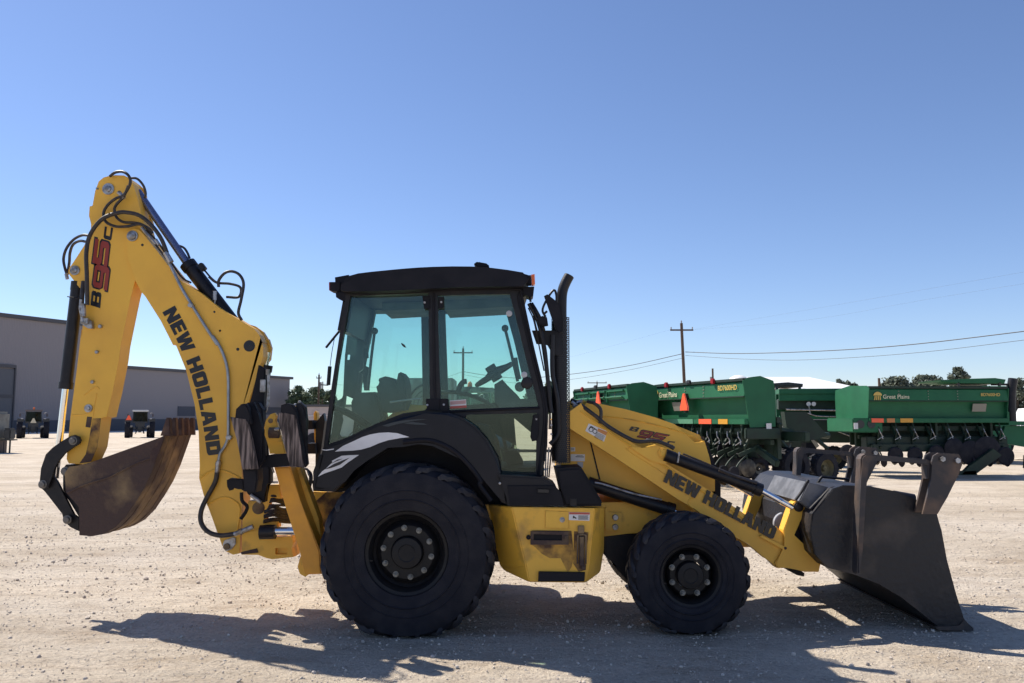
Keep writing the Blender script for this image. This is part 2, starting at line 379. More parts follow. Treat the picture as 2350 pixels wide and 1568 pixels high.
wallbox('door_rail', 88, at_wall(25), 4.4, 4.8, .28, .1, WTRIM, d)
WH2 = thing('warehouse', 'low long grey metal warehouse wing with dark windows behind the tractors', 'warehouse', tuple(LINE(130)))
DE = at_wall(664)
wallbox('wall', DJ+.2, DE, 0, zl, -.1, 38, WALLM, WH2); wallbox('roof_trim', DJ+.2, DE+.5, zl-.1, zl+.35, .25, 38.6, WTRIM, WH2)
wallbox('wall_base', DJ+.2, DE, 0, 1.7, .05, .11, WDARK, WH2)
for x0, x1, ya, yb in ((408,447,933,955),(545,566,935,955),(610,650,935,952)):
    Dm = at_wall((x0+x1)/2); wallbox('window', at_wall(x0), at_wall(x1), P(x0,yb,Dm).z, P(x0,ya,Dm).z, .02, .1, WDARK, WH2)
bm = bmesh.new(); A, B = LINE(60), LINE(DE+10)
vs = [bm.verts.new((p.x,p.y,.004)) for p in (A+NRM*.2, A+NRM*14, B+NRM*14, B+NRM*.2)]; bm.faces.new(vs); struct(link('concrete_apron', bm, CONC))
# ================================================================== TREES AND POLES
LEAF = mat('tree_leaves', (.045,.075,.035), .7, 0, (.085,.12,.06), .8, 0, 10, .4, .6)
LEAF2 = mat('greyish_tree_leaves', (.06,.075,.05), .8, 0, (.10,.12,.085), .8, 0, 10, .4, .6)
BARK = mat('bark', (.09,.07,.055), .9, 0, (.05,.04,.03), 5, .4, 20)
def tree(x, ytop, wpx, D, label, leafm=LEAF, seed=0, group='trees along the skyline', name='broadleaf_tree', cz=.35):
    rn = random.Random(seed); base = P(x, 962, D); base.z = 0; top = P(x, ytop, D).z; r = wpx/2*D/F
    t = thing(name, label, 'tree', tuple(base), group=group, local=True)
    bm = bmesh.new(); add_cyl(bm, (0,0,-.1), (0,0,top*.55), .03*top+.05, .015*top, 10)
    tips = []
    for k in range(7):
        a = rn.uniform(0,6.28); q = Vector((math.cos(a)*r*rn.uniform(.3,.75), math.sin(a)*r*rn.uniform(.3,.75), top*rn.uniform(.55,.85))); tips.append(q)
        add_cyl(bm, (0,0,top*rn.uniform(.25,.45)), q, .012*top, .004*top, 6)
    link('trunk', bm, BARK, t)
    bm = bmesh.new(); cl = []
    for k in range(34):
        a = rn.uniform(0, 6.28); h = rn.random(); rr = r*math.sqrt(max(.05, 1-(2*h-1)**2*.9))*rn.uniform(.35,.92)
        cl.append((Vector((math.cos(a)*rr, math.sin(a)*rr, top*(cz+(1-cz)*.92*h))), r*rn.uniform(.25,.45)))
    cl.append((Vector((0,0,top*.9)), r*.25))
    for c, cr in cl:
        for j in range(95):
            d = Vector((rn.gauss(0,1), rn.gauss(0,1), rn.gauss(0,.8))).normalized()*cr*rn.uniform(.5,1.08); p = c+d; s = (top*.018+r*.03)*rn.uniform(.6,1.5)
            if p.z > top: p.z = top-.1*rn.random()*top*.1
            u = Vector((rn.gauss(0,1), rn.gauss(0,1), rn.gauss(0,1))).normalized(); v = u.cross(d).normalized()
            bm.faces.new([bm.verts.new(p+u*s), bm.verts.new(p+v*s*.7), bm.verts.new(p-u*s), bm.verts.new(p-v*s*.7)])
    link('crown', bm, leafm, t); return t
T_ = [(688,886,62,150,'dark broadleaf tree just right of the low warehouse'),(722,889,56,160,'dark tree behind the bright caravan roof'),(752,895,50,170,'small dark tree left of the black cab post'),
 (1930,867,34,150,'small grey-green tree above the end of the white roof'),(1953,872,34,155,'low bushy tree touching the right end of the white roof'),(2062,864,86,160,'wide round tree above the left end of the green seed box'),
 (2138,862,88,165,'wide round tree above the middle of the green seed box'),(2206,843,52,150,'tallest dark tree on the skyline at the right'),(2240,872,60,158,'low tree behind the green cab roof'),(2336,868,56,130,'dark tree at the right edge of the photo'),
 (1262,872,40,140,'dark tree seen beside the black exhaust pipe'),(1225,885,44,150,'low tree seen through the cab front window'),(1322,905,30,110,'dark bush behind the hoses at the rear of the bonnet'),(1120,890,60,170,'pale tree seen low through the tinted cab window')]
for k, (x, y, w, D, lb) in enumerate(T_): tree(x, y, w, D, lb, LEAF2 if x > 1700 else LEAF, 10+k)
POLE = mat('weathered_pole_wood', (.09,.06,.045), .9, 0, (.10,.065,.045), 3, .3, 20); INS = mat('insulator', (.25,.24,.24), .4)
def pole(x0, ytop, D, label, arm=0., army=None, lean=0., r=.14, trans=False):
    b0 = P(x0, 962, D); top = P(x0, ytop, D).z
    t = thing('power_pole', label, 'power pole', (b0.x, D, 0), group='power poles', local=True)
    bm = bmesh.new(); add_cyl(bm, (lean,0,-.2), (0,0,top), r*1.25, r, 12); link('pole_shaft', bm, POLE, t, 'auto')
    if arm:
        za = P(x0, army, D).z; bm = bmesh.new(); add_box(bm, (0,-.12,za), (arm,.12,.16), None, .01); link('crossarm', bm, POLE, t)
        for s in (-1,1):
            bm = bmesh.new(); add_lathe(bm, [(.02,0),(.07,.06),(.05,.1),(.08,.16),(.05,.22),(.02,.26)], (s*arm*.46,-.12,za+.08), 'Z', 10); link('insulator', bm, INS, t)
        bm = bmesh.new(); add_lathe(bm, [(.02,0),(.07,.06),(.05,.1),(.08,.16),(.04,.3)], (0,0,top), 'Z', 10); link('insulator', bm, INS, t)
    if trans:
        bm = bmesh.new(); add_cyl(bm, (.32*(1 if trans > 0 else -1),0,top*.74), (.32*(1 if trans > 0 else -1),0,top*.86), .22, n=14); add_box(bm, (.1,0,top*.8), (.3,.1,.1)); link('transformer', bm, INS, t)
    return Vector((b0.x, D, top))
p1 = pole(1568, 742, 87, 'tall wooden power pole with crossarm above the green seed drills', 2.45, 758, -.25+.6, .15)
p2 = pole(1062, 800, 110, 'power pole with crossarm seen through the tinted door window', 2.6, 810, 0, .15)
pole(1638, 846, 150, 'distant dark pole with a transformer left of the white tank dome', 0, trans=-1, r=.17)
pole(730, 860, 150, 'dark pole with transformer right of the low warehouse', .9, 868, trans=1, r=.16)
pole(739, 876, 160, 'thin bare pole beside the transformer pole', 0, r=.1)
pole(2021, 868, 140, 'short dark pole between the white roof and the trees', 0, r=.2)
pole(1371, 877, 170, 'tiny distant pole with a crossarm above the far seed drill', 4.0, 879, r=.12)
WIRE = mat('power_wire', (.03,.03,.035), .5)
def wire(pts, r, label, k=10, thin=False):
    bm = bmesh.new(); add_tube(bm, pts, r, 5, k); return tag(link('power_line', bm, WIRE, None, True), label, 'power line', 'wires on the power poles')
def wp_(x, y, D): return P(x, y, D)
wire([wp_(1573,808,86.9), wp_(1700,811.5,80), wp_(1900,805,71), wp_(2100,790,64), wp_(2420,752,55)], .036, 'upper thick wire running right from the tall pole')
wire([wp_(1573,816,86.9), wp_(1700,824,80), wp_(1850,826,73), wp_(2100,810,64), wp_(2420,772,55)], .018, 'lower thin wire running right from the tall pole')
wire([wp_(1567,812,86.9), wp_(1440,840,93), wp_(1310,859,100), wp_(1200,868,104), wp_(1120,862,107), wp_(1063,853,109.9)], .034, 'upper thick wire sagging left between the two crossarm poles')
wire([wp_(1567,822,86.9), wp_(1440,850,93), wp_(1310,871,100), wp_(1200,880,104), wp_(1120,870,107), wp_(1063,860,109.9)], .018, 'lower thin wire sagging left between the two crossarm poles')
wire([wp_(1543,756,86.9), wp_(1400,795,96), wp_(1290,822,104), wp_(1150,830,107), wp_(1042,810,110)], .004, 'faint wire from the left end of the tall pole crossarm')
wire([wp_(1593,756,86.9), wp_(1850,712,75), wp_(2120,665,64), wp_(2420,612,55)], .004, 'faint wire rising right from the tall pole crossarm')
wire([wp_(1593,757,86.6), wp_(1850,735,75), wp_(2130,687,64), wp_(2420,640,55)], .004, 'faintest lower wire rising right from the crossarm')
wire([wp_(1063,853,110), wp_(1000,872,115), wp_(900,890,125), wp_(735,880,150)], .02, 'thin wire leaving the window-framed pole to the left')
# bird on the wire
# ================================================================== FAR VEHICLES AND BUILDINGS
TW = mat('tractor_dark_paint', (.022,.024,.026), .5, 0, (.04,.04,.04), 4, .05, 30); TG = glass('tractor_glass', (.16,.24,.25), .4, (.012,.02,.024), gloss=.01); TRF = mat('tractor_roof', (.14,.11,.11), .5); TRW = mat('pale_roof', (.62,.62,.62), .4); GRN = mat('tractor_green', (.02,.10,.035), .4)
def tractor(x, D, label, roofm, smv, s=.88, body=TW, beacon=False, rz=0.):
    b0 = P(x, 962, D); rz = rz or math.atan2(-b0.x, D)
    t = thing('tractor', label, 'tractor', (b0.x, D, 0), rz, 'tractors parked across the yard', True)
    for sx in (-1,1):
        bm = bmesh.new(); R0, Wd = .92*s, .50*s
        add_lathe(bm, [(.5*s,-Wd/2),(R0*.93,-Wd/2),(R0,-Wd*.36),(R0,Wd*.36),(R0*.93,Wd/2),(.5*s,Wd/2)], (sx*1.18*s,0,R0), 'X', 36, 0, False)
        for k in range(24):
            a = k*math.pi/12; add_box(bm, (sx*1.18*s+(.11 if k%2 else -.11)*s, R0*math.cos(a), R0+R0*math.sin(a)*1.0), (.26*s,.07,.07), Matrix.Rotation(a,3,'X'))
        w = link('rear_tyre', bm, RUB, t, 'auto'); bm = bmesh.new(); add_cyl(bm, (sx*1.0*s,0,R0), (sx*1.3*s,0,R0), .5*s, n=24); link('rim', bm, TW, w)
        bm = bmesh.new(); add_lathe(bm, [(.3*s,-.18*s),(.56*s,-.18*s),(.62*s,-.1*s),(.62*s,.1*s),(.56*s,.18*s),(.3*s,.18*s)], (sx*.85*s,2.6*s,.62*s), 'X', 28, 0, True); link('front_tyre', bm, RUB, t, 'auto')
        bm = bmesh.new(); add_box(bm, (sx*1.12*s,.1,1.95*s), (.6*s,1.3*s,.07*s), None, .02); add_box(bm, (sx*1.12*s,-.5*s,1.80*s), (.6*s,.06*s,.3*s), None, .02); link('rear_fender', bm, body, t)
        bm = bmesh.new(); add_box(bm, (sx*1.0*s,-.56*s,1.98*s), (.22*s,.06,.09*s), None, .01); link('work_lamp', bm, SILV, t)
        bm = bmesh.new(); add_tube(bm, [(sx*.8*s,.9*s,2.45*s),(sx*1.15*s,.9*s,2.6*s),(sx*1.2*s,.9*s,2.45*s)], .02, 5); add_box(bm, (sx*1.2*s,.9*s,2.32*s), (.16*s,.05,.3*s), None, .02); link('side_mirror', bm, TRF, t)
    bm = bmesh.new(); add_box(bm, (0,2.0*s,1.35*s), (.75*s,2.6*s,.85*s), None, .1); link('engine_hood', bm, body, t, 'auto')
    bm = bmesh.new(); add_box(bm, (0,.1,1.15*s), (.9*s,1.4*s,.9*s), None, .06); add_box(bm, (0,-.5*s,1.0*s), (1.25*s,.3*s,.18*s), None, .02)
    for sx in (-1,1): add_tube(bm, [(sx*.25*s,-.6*s,1.15*s),(sx*.35*s,-1.2*s,.55*s),(sx*.42*s,-1.4*s,.5*s)], .05, 6); add_tube(bm, [(sx*.42*s,-.5*s,1.2*s),(sx*.38*s,-1.1*s,.6*s)], .03, 6)
    add_box(bm, (0,-.7*s,.62*s), (.3*s,.5*s,.12*s), None, .02); link('rear_linkage', bm, TW, t)
    bm = bmesh.new()
    for sx in (-1,1):
        for y0, y1 in ((-.45,-.35),(1.1,.95)): add_cyl(bm, (sx*.72*s,y0*s,1.6*s), (sx*.64*s,y1*s,2.72*s), .05*s, n=8)
    add_box(bm, (0,.35*s,1.62*s), (1.5*s,1.6*s,.14*s), None, .03); cabt = link('cab_posts', bm, body, t)
    bm = bmesh.new(); add_box(bm, (0,-.40*s,2.17*s), (1.3*s,.02,1.0*s)); link('cab_window', bm, TG, t); bm = bmesh.new(); add_box(bm, (0,1.05*s,2.17*s), (1.3*s,.02,1.0*s)); link('cab_window', bm, TG, t)
    bm = bmesh.new(); add_box(bm, (0,.35*s,1.9*s), (.5*s,.5*s,.6*s), None, .08); link('driver_seat', bm, TW, t)
    bm = bmesh.new(); add_box(bm, (0,.32*s,2.80*s), (1.62*s,1.75*s,.17*s), None, .06); rf = link('cab_roof', bm, roofm, t)
    if beacon:
        bm = bmesh.new(); add_lathe(bm, [(.07,0),(.09,.05),(.08,.18),(.03,.24)], (0,0,2.88*s), 'Z', 12); link('beacon', bm, AMB, t)
    if smv:
        sx_, mt = smv; bm = bmesh.new(); c = Vector((sx_, -.66*s, 1.75*s if sx_ == 0 else 2.05*s)); add_poly(bm, [c+Vector((-.24,0,-.18)), c+Vector((.24,0,-.18)), c+Vector((.05,0,.24)), c+Vector((-.05,0,.24))], .02); link('slow_vehicle_sign', bm, mt, t)
    return t
TRI = mat('faded_sign', (.62,.55,.4), .6)
tractor(77, 74, 'dark tractor with a brownish roof, left of the digging arm', TRF, (0, TRI), beacon=True)
tractor(322, 76, 'tractor with a pale roof and red panel, between digging arm and boom', TRW, (-.95, SMV))
tractor(199, 75, 'tractor mostly hidden behind the digging arm, one wheel showing', TRF, None)
tractor(1078, 30, 'green and black tractor seen through the tinted door window', mat('tractor_roof_dark', (.03,.05,.05), .5), None, .98, GRN, True, 2.6)
BLUEP = mat('blue_paint', (.03,.16,.45), .4)
# small blue machine seen through the cab glass
bt = thing('blue_tank_trailer', 'small blue tank on wheels seen low through the cab door glass', 'trailer', tuple(G(1120, 1075)), 0, None, True)
bm = bmesh.new(); add_lathe(bm, [(.1,-.9),(.55,-.8),(.62,-.6),(.62,.6),(.55,.8),(.1,.9)], (0,0,1.25), 'X', 28); link('tank', bm, BLUEP, bt, 'auto')
bm = bmesh.new(); add_box(bm, (0,0,.6), (2.2,1.0,.12), None, .02); add_box(bm, (1.6,0,.6), (1.4,.1,.1), None, .02); link('frame', bm, TW, bt)
for sx in (-.4,.4):
    for sy in (-.55,.55):
        bm = bmesh.new(); add_lathe(bm, [(.15,-.1),(.32,-.1),(.35,0),(.32,.1),(.15,.1)], (sx,sy,.35), 'Y', 24); link('wheel', bm, RUB, bt, 'auto')
# grey tank on a stand at the left edge
b0 = G(3, 1040); b0.x -= .25
gt = thing('grey_tank', 'grey tank on thin legs cut off by the left edge of the photo', 'tank', tuple(b0), 0, None, True)
GT = mat('grey_tank_paint', (.17,.175,.16), .6, 0, (.12,.12,.11), 3); s_ = b0.y/F
bm = bmesh.new(); add_box(bm, (-.3,0,1.35), (1.15,1.2,1.45), None, .12); link('tank_body', bm, GT, gt, 'auto')
bm = bmesh.new()
for x in (-.7, .12): add_box(bm, (x,0,.33), (.10,1.1,.66))
link('stand', bm, mat('brown_stand', (.10,.075,.065), .8), gt)
bm = bmesh.new(); add_box(bm, (.62,0,.95), (.35,.5,.5), None, .05); add_box(bm, (.6,0,1.22), (.3,.4,.06), None, .02); add_box(bm, (.62,0,.66), (.6,.4,.06), None, .01); add_box(bm, (.66,0,.33), (.06,.06,.66)); add_tube(bm, [(.35,0,.0),(.35,0,.6)], .02, 5); add_tube(bm, [(.5,0,.0),(.5,0,.6)], .01, 5)
link('pump', bm, TW, gt)
# pale trailer right of the warehouse
b0 = G(735, 985)
tr = thing('pale_trailer', 'pale flat-roofed caravan behind the stabiliser, left of the cab', 'trailer', (P(740,962,52).x, 52, 0), 0, None, True)
TRP = mat('pale_siding', (.42,.36,.34), .7, 0, (.36,.31,.3), 2)
bm = bmesh.new(); add_box(bm, (.2,1.5,1.55), (3.4,2.6,1.9), None, .03); link('trailer_body', bm, TRP, tr); bm = bmesh.new(); add_box(bm, (.2,1.5,2.55), (3.6,2.8,.14), None, .02); link('trailer_roof', bm, WTRIM, tr)
bm = bmesh.new(); add_box(bm, (.2,1.5,.5), (3.0,2.0,.25), None, .02); link('underframe', bm, WTRIM, tr)
for sx in (-.6,.8):
    bm = bmesh.new(); add_lathe(bm, [(.2,-.12),(.4,-.12),(.42,0),(.4,.12),(.2,.12)], (sx,.2,.42), 'Y', 24); link('wheel', bm, RUB, tr, 'auto')
bm = bmesh.new(); add_tube(bm, [(-1.2,.15,1.9),(1.0,.15,1.95)], .02, 5); add_tube(bm, [(-1.2,.15,1.2),(1.0,.15,1.2)], .02, 5); link('awning_rail', bm, TRW, tr)
# crates seen through the rear cab glass
ac = thing('grey_machine_crate', 'square grey cooling unit seen through the rear cab glass', 'cooling unit', (P(984,962,16).x, 16, 0), 0, None, True)
UM = mat('cooling_unit_grey', (.20,.22,.20), .6, 0, (.15,.17,.16), 3)
bm = bmesh.new(); add_box(bm, (0,.5,1.95), (.95,.9,1.1), None, .03); add_box(bm, (0,.5,.7), (1.0,1.0,1.35), None, .03); link('unit_body', bm, UM, ac)
bm = bmesh.new(); add_lathe(bm, [(.38,-.02),(.40,-.04),(.42,0)], (0,.04,1.98), 'Y', 32, 0, False)
for k in range(4): add_lathe(bm, [(.08*k+.05,-.02),(.08*k+.065,-.02)], (0,.04,1.98), 'Y', 24, 0, False)
link('fan_guard', bm, TW, ac)
# long white roof
WR = mat('white_metal_roof', (.82,.82,.80), .4)
b0 = P(1880, 962, 75)
hb = thing('white_roofed_shed', 'long low shed with a bright white roof behind the seed drills', 'shed', (b0.x, 75, 0), 0, None, True)
zz = lambda y: P(1880, y, 75).z
xx = lambda x: P(x, 900, 75).x-b0.x
bm = bmesh.new(); z0_, z1_ = zz(893), zz(893)+1.45
vs = [bm.verts.new(p) for p in ((xx(1740),-.3,z0_),(xx(1983),-.3,z0_),(xx(1905)+.6,7,z1_),(xx(1740),7,z1_))]; bm.faces.new(vs)
vs2 = [bm.verts.new(p) for p in ((xx(1983),14,z0_),(xx(1740),14,z0_))]; bm.faces.new((vs[3],vs[2],vs2[0],vs2[1])); bm.faces.new((vs[1],vs2[0],vs[2]))
link('roof', bm, WR, hb)
bm = bmesh.new(); add_box(bm, ((xx(1740)+xx(1976))/2, 7, zz(892)/2), (xx(1976)-xx(1740)-.4, 13.6, zz(892)-.02)); link('wall', bm, TRP, hb)
wd = thing('white_dome', 'small white domed tank just above the green hopper', 'tank', (P(1697,962,60).x, 60, 0), 0, None, True)
bm = bmesh.new(); zt_ = P(1697,861,60).z; add_lathe(bm, [(.78,0),(.80,zt_*.8),(.74,zt_-.45),(.60,zt_-.2),(.3,zt_-.04),(.01,zt_)], (0,0,0), 'Z', 32); link('tank_shell', bm, WR, wd, 'auto')
# white pickup at the right edge
pk = thing('white_pickup', 'white pickup at the right edge behind the last hopper', 'pickup', (P(2352,962,34).x+.9, 34, 0), 0, None, True)
bm = bmesh.new(); add_poly(bm, [Vector((x,0,z)) for x, z in [(-1.2,.6),(-1.25,1.35),(-1.1,1.55),(-.4,1.62),(-.1,2.15),(.9,2.2),(1.5,1.6),(3.3,1.5),(3.4,.6)]], 1.8, (), .08); link('body', bm, WR, pk, 'auto')
bm = bmesh.new(); add_poly(bm, [Vector((x,-.01,z)) for x, z in [(-.25,1.66),(0,2.08),(.85,2.12),(1.3,1.66)]], .015); link('side_window', bm, TW, pk)
for x in (-.4, 2.5):
    bm = bmesh.new(); add_lathe(bm, [(.2,-.05),(.4,-.05),(.42,.1),(.4,.25),(.2,.25)], (x,0,.42), 'Y', 28); link('wheel', bm, RUB, pk, 'auto')
# ================================================================== GREEN SEED DRILLS
DG = mat('drill_green', (.016,.125,.055), .55, 0, (.013,.10,.045), 2, .03, 20, .35, .7, spec=.3); DGD = mat('drill_green_dark', (.007,.028,.014), .6, 0, (.006,.018,.010), 3, .05, 30)
DRY = mat('gold_lettering', (.60,.42,.10), .5); CRM = mat('cream_lettering', (.62,.60,.42), .5); HUB = mat('dusty_yellow_rim', (.18,.15,.07), .7, 0, (.10,.085,.045), 5); DISC = mat('worn_disc', (.045,.04,.035), .4, .6, (.10,.09,.075), 7); TAG = mat('beige_tag', (.25,.24,.20), .7)
ORR = mat('orange_reflector', (.90,.13,.05), .4); AMR = mat('amber_reflector', (.62,.30,.03), .4)
def drill_section(root, L, depth=.80, zt=2.66, zb=1.68, lights=True, unit=.42, lid=DGD, dsc=True, leftm=None, text=None, mark=False, smv=None, refl=(), wheels=(), scale_units=True, yaw_parts=True, openbox=False, tagx=None):
    """local frame: x along the hopper, y away from the viewer, outer face at y = 0"""
    h = zt-zb
    pr = [(.02,zt-.10),(.10,zt-.03),(depth*.5,zt+.02),(depth-.08,zt-.04),(depth-.02,zt-.4),(depth*.62,zb),(.20,zb),(.17,zt-.43),(.0,zt-.42)]
    bm = bmesh.new(); f0 = [bm.verts.new((0,y,z)) for y, z in pr]; f1 = [bm.verts.new((L,y,z)) for y, z in pr]
    bm.faces.new(f0); bm.faces.new(f1[::-1])
    for i in range(len(pr)): bm.faces.new((f0[i], f1[i], f1[(i+1)%len(pr)], f0[(i+1)%len(pr)]))
    hop = link('seed_hopper', bm, DG, root)
    for x in (-.02, L):
        bm = bmesh.new(); q = [(-.04,zt-.06),(.12,zt+.02),(depth*.55,zt+.06),(depth,zt-.05),(depth+.04,zt-.3),(depth+.02,zb-.18),(.14,zb-.2),(.10,zb-.05)]
        a = [bm.verts.new((x,y,z)) for y, z in q]; c = [bm.verts.new((x+.02,y,z)) for y, z in q]; bm.faces.new(a); bm.faces.new(c[::-1])
        for i in range(len(q)): bm.faces.new((a[i], a[(i+1)%len(q)], c[(i+1)%len(q)], c[i]))
        link('end_panel', bm, DG, root)
    bm = bmesh.new(); add_box(bm, (L/2,.06,zt-.03), (L,.16,.07), None, .01); add_box(bm, (L/2,.0,zt-.43), (L,.03,.03), None, .005); link('hopper_rim', bm, lid, root)
    for k in range(1, int(L/.9)):
        bm = bmesh.new(); x = k*.9
        for j in range(4): add_cyl(bm, (x,-.012,zt-.14-.08*j), (x,.02,zt-.14-.08*j), .014, n=6)
        link('rivets', bm, TAG, hop)
    bm = bmesh.new(); add_box(bm, (L/2,.06,zb-.06), (L*1.0,.12,.13), None, .01); tb = link('toolbar', bm, DG, root)
    bm = bmesh.new(); add_box(bm, (L/2,.45,zb-.30), (L,.14,.14), None, .01); add_box(bm, (L/2,.75,zb-.55), (L,.12,.12), None, .01)
    for k in range(3): add_box(bm, (L*(.1+.4*k),.5,zb-.25), (.08,.6,.7), None, .01)
    add_box(bm, (L/2,.95,zb-.45), (L,.12,1.0), None, .01)
    link('frame', bm, DGD, root)
    if openbox:
        for k in range(3):
            bm = bmesh.new(); x0 = L*(.06+.31*k); x1 = x0+L*.27
            add_box(bm, ((x0+x1)/2,-.03,zt-.16), (x1-x0,.05,.05), None, .004); add_box(bm, ((x0+x1)/2,-.05,zt-.36), (x1-x0,.1,.03), Matrix.Rotation(-.6,3,'X'), .004); add_box(bm, (x0,-.03,zt-.3), (.03,.06,.36), None, .004)
            link('hopper_shelf', bm, DG, root)
    if lights:
        for x in (L*.20, L*.72):
            bm = bmesh.new(); add_box(bm, (x,-.04,zt-.02), (.15,.07,.14), None, .02); link('rear_lamp', bm, RED, root, 'auto')
        bm = bmesh.new(); add_box(bm, (L*.46,-.03,zt+.01), (.2,.06,.1), None, .02); link('lamp_plug', bm, TW, root)
    if smv is not None:
        for (g, mt, yy) in ((.24, DECRL, -.10), (.185, SMV, -.115)):
            bm = bmesh.new(); zc = smv[1]; s = smv[2]; add_poly(bm, [Vector((smv[0]+p*s,yy,zc+q*s)) for p, q in [(-g*1.0,-.18-g*.2),(g*1.0,-.18-g*.2),(g*1.05,-.10-g*.1),(g*.22,.22+g*.3),(-g*.22,.22+g*.3),(-g*1.05,-.10-g*.1)]], .012); link('slow_vehicle_sign', bm, mt, root)
        bm = bmesh.new(); add_box(bm, (smv[0],-.04,smv[1]), (.06,.1,.5), None, .004); link('sign_post', bm, TW, root)
    for (x, w, mt) in refl:
        bm = bmesh.new(); add_box(bm, (x,-.008,zb-.06), (w,.012,.12)); link('reflector', bm, mt, root)
    if text:
        for s_, x, z, sz, mt in text:
            o = fonttext('lettering', s_, mt, sz, root, .002); o.rotation_euler = (math.pi/2,0,0); o.location = (x,-.02,z)
    if mark:
        x, z, s = mark; bm = bmesh.new()
        add_poly(bm, [Vector((x+s*.5+s*.5*math.cos(R(a)), -.02, z+s*.45+s*.42*math.sin(R(a)))) for a in range(0,181,20)], .006)
        for k in range(4): add_poly(bm, [Vector((x+s*p,-.02,z+s*q)) for p, q in [(.05+.22*k,-.05),(.17+.22*k,-.05),(.26+.19*k,.40),(.14+.19*k,.40)]], .006)
        link('sun_emblem', bm, DRY, root)
    if tagx: 
        bm = bmesh.new(); add_box(bm, (tagx,.085,zt-.62), (.42,.02,.24), Matrix.Rotation(.28,3,'X')); link('decal_plate', bm, TAG, root)
    nU = int(L/unit) if unit else 0
    unit_r = random.Random(int(L*100))
    for k in range(nU):
        x = (k+.5)*L/nU; bm = bmesh.new()
        add_tube(bm, [(x,.1,zb-.12),(x+.02,.05,zb-.35),(x,.12,zb-.62),(x,.2,zb-.95)], .022, 6)
        add_box(bm, (x,.25,zb-.75), (.06,.6,.09), Matrix.Rotation(.35,3,'X'), .01)
        add_tube(bm, [(x+.05,.4,zb-.2),(x+.05,.1,zb-.65)], .035, 8)
        u = link('row_unit', bm, DGD, root, 'auto')
        bm = bmesh.new(); add_tube(bm, [(x-.03,-.02,zb-.30),(x+.01,-.04,zb-.42),(x+.06,-.02,zb-.50),(x+.08,-.03,zb-.60)], .014, 5); add_cyl(bm, (x-.1,-.05,zb-.62), (x+.1,-.02,zb-.52), .012, n=6); link('spring', bm, STEEL, u, 'auto')
        if dsc:
            bm = bmesh.new(); add_lathe(bm, [(.02,-.02),(.19,-.012),(.215,0),(.19,.012),(.02,.02)], (x,.22,zb-1.15), 'X', 24); link('disc_opener', bm, DISC, u, 'auto')
            bm = bmesh.new(); add_lathe(bm, [(.04,-.03),(.13,-.03),(.155,0),(.13,.03),(.04,.03)], (x,-.18,zb-1.25), 'X', 20); link('press_wheel', bm, RUB, u, 'auto')
            bm = bmesh.new(); add_tube(bm, [(x,.2,zb-.85),(x,0,zb-1.0),(x,-.18,zb-1.22)], .022, 5); link('press_arm', bm, DGD, u)
def gwheel(root, x, y, r, w, axis='Y', rim=HUB, name='gauge_wheel', z=None):
    z = r if z is None else z
    bm = bmesh.new(); pr = [(r*.55,-w/2),(r*.9,-w/2),(r*.98,-w*.38),(r,-w*.2),(r,w*.2),(r*.98,w*.38),(r*.9,w/2),(r*.55,w/2)]
    add_lathe(bm, pr, (x,y,z), axis, 48, 0, False)
    for k in range(36):
        a = 2*math.pi*k/36
        c = Vector((x+r*math.cos(a), y+(w*.22 if k%2 else -w*.22), z+r*math.sin(a))) if axis == 'Y' else Vector((x+(w*.22 if k%2 else -w*.22), y+r*math.cos(a), z+r*math.sin(a)))
        add_box(bm, c, (.03,w*.4,.035) if axis == 'Y' else (w*.4,.03,.035), Matrix.Rotation(-a,3,'Y') if axis == 'Y' else Matrix.Rotation(a,3,'X'))
    t = link(name, bm, RUB, root, 'auto')
    bm = bmesh.new(); add_lathe(bm, [(r*.56,-w*.42),(r*.5,-w*.3),(r*.42,-w*.1),(r*.2,-w*.05),(r*.15,-w*.2),(.01,-w*.22)], (x,y,z), axis, 32, 0, False); add_lathe(bm, [(r*.56,w*.42),(r*.5,w*.3),(.01,w*.2)], (x,y,z), axis, 32, 0, False)
    link('wheel_rim', bm, rim, t, 'auto')
def frame_from(xl, DL_, xr, DR_):
    A, B = P(xl,962,DL_), P(xr,962,DR_); d = Vector((B.x-A.x, B.y-A.y, 0)); return A, d.length, math.atan2(d.y, d.x)
A, L1, rz = frame_from(1497, 23.6, 1709, 19.4)
s1 = thing('seed_drill', 'seed drill with red lamps and orange triangle on its lettered hopper', 'seed drill', (A.x, A.y, 0), rz, 'green seed drills', True)
drill_section(s1, L1, .82, 2.66, 1.70, text=[('Great Plains', .44, 2.30, .20, CRM), ('BD7600HD', L1*.76, 2.40, .17, DRY)], mark=(.10, 2.27, .30), smv=(L1*.43, 2.12, .88), refl=[(L1*.28,L1*.42,mat('pale_green_strip',(.10,.26,.16),.4)),(L1*.62,L1*.13,ORR),(L1*.80,L1*.09,AMR)], tagx=L1*.28)
bm = bmesh.new(); add_box(bm, (L1+.03,.45,1.36), (.10,.95,.26), None, .02); add_box(bm, (L1-.2,.95,1.2), (.3,.14,.9), Matrix.Rotation(.3,3,'Y'), .02); add_box(bm, (L1+.25,1.2,1.3), (.9,.16,.22), None, .02); add_box(bm, (L1+.1,.5,.85), (.9,.12,.16), Matrix.Rotation(.4,3,'Y'), .02); link('side_frame', bm, DGD, s1)
bm = bmesh.new(); add_box(bm, (L1+.06,.62,1.52), (.02,.14,.16)); link('white_tag', bm, TRW, s1)
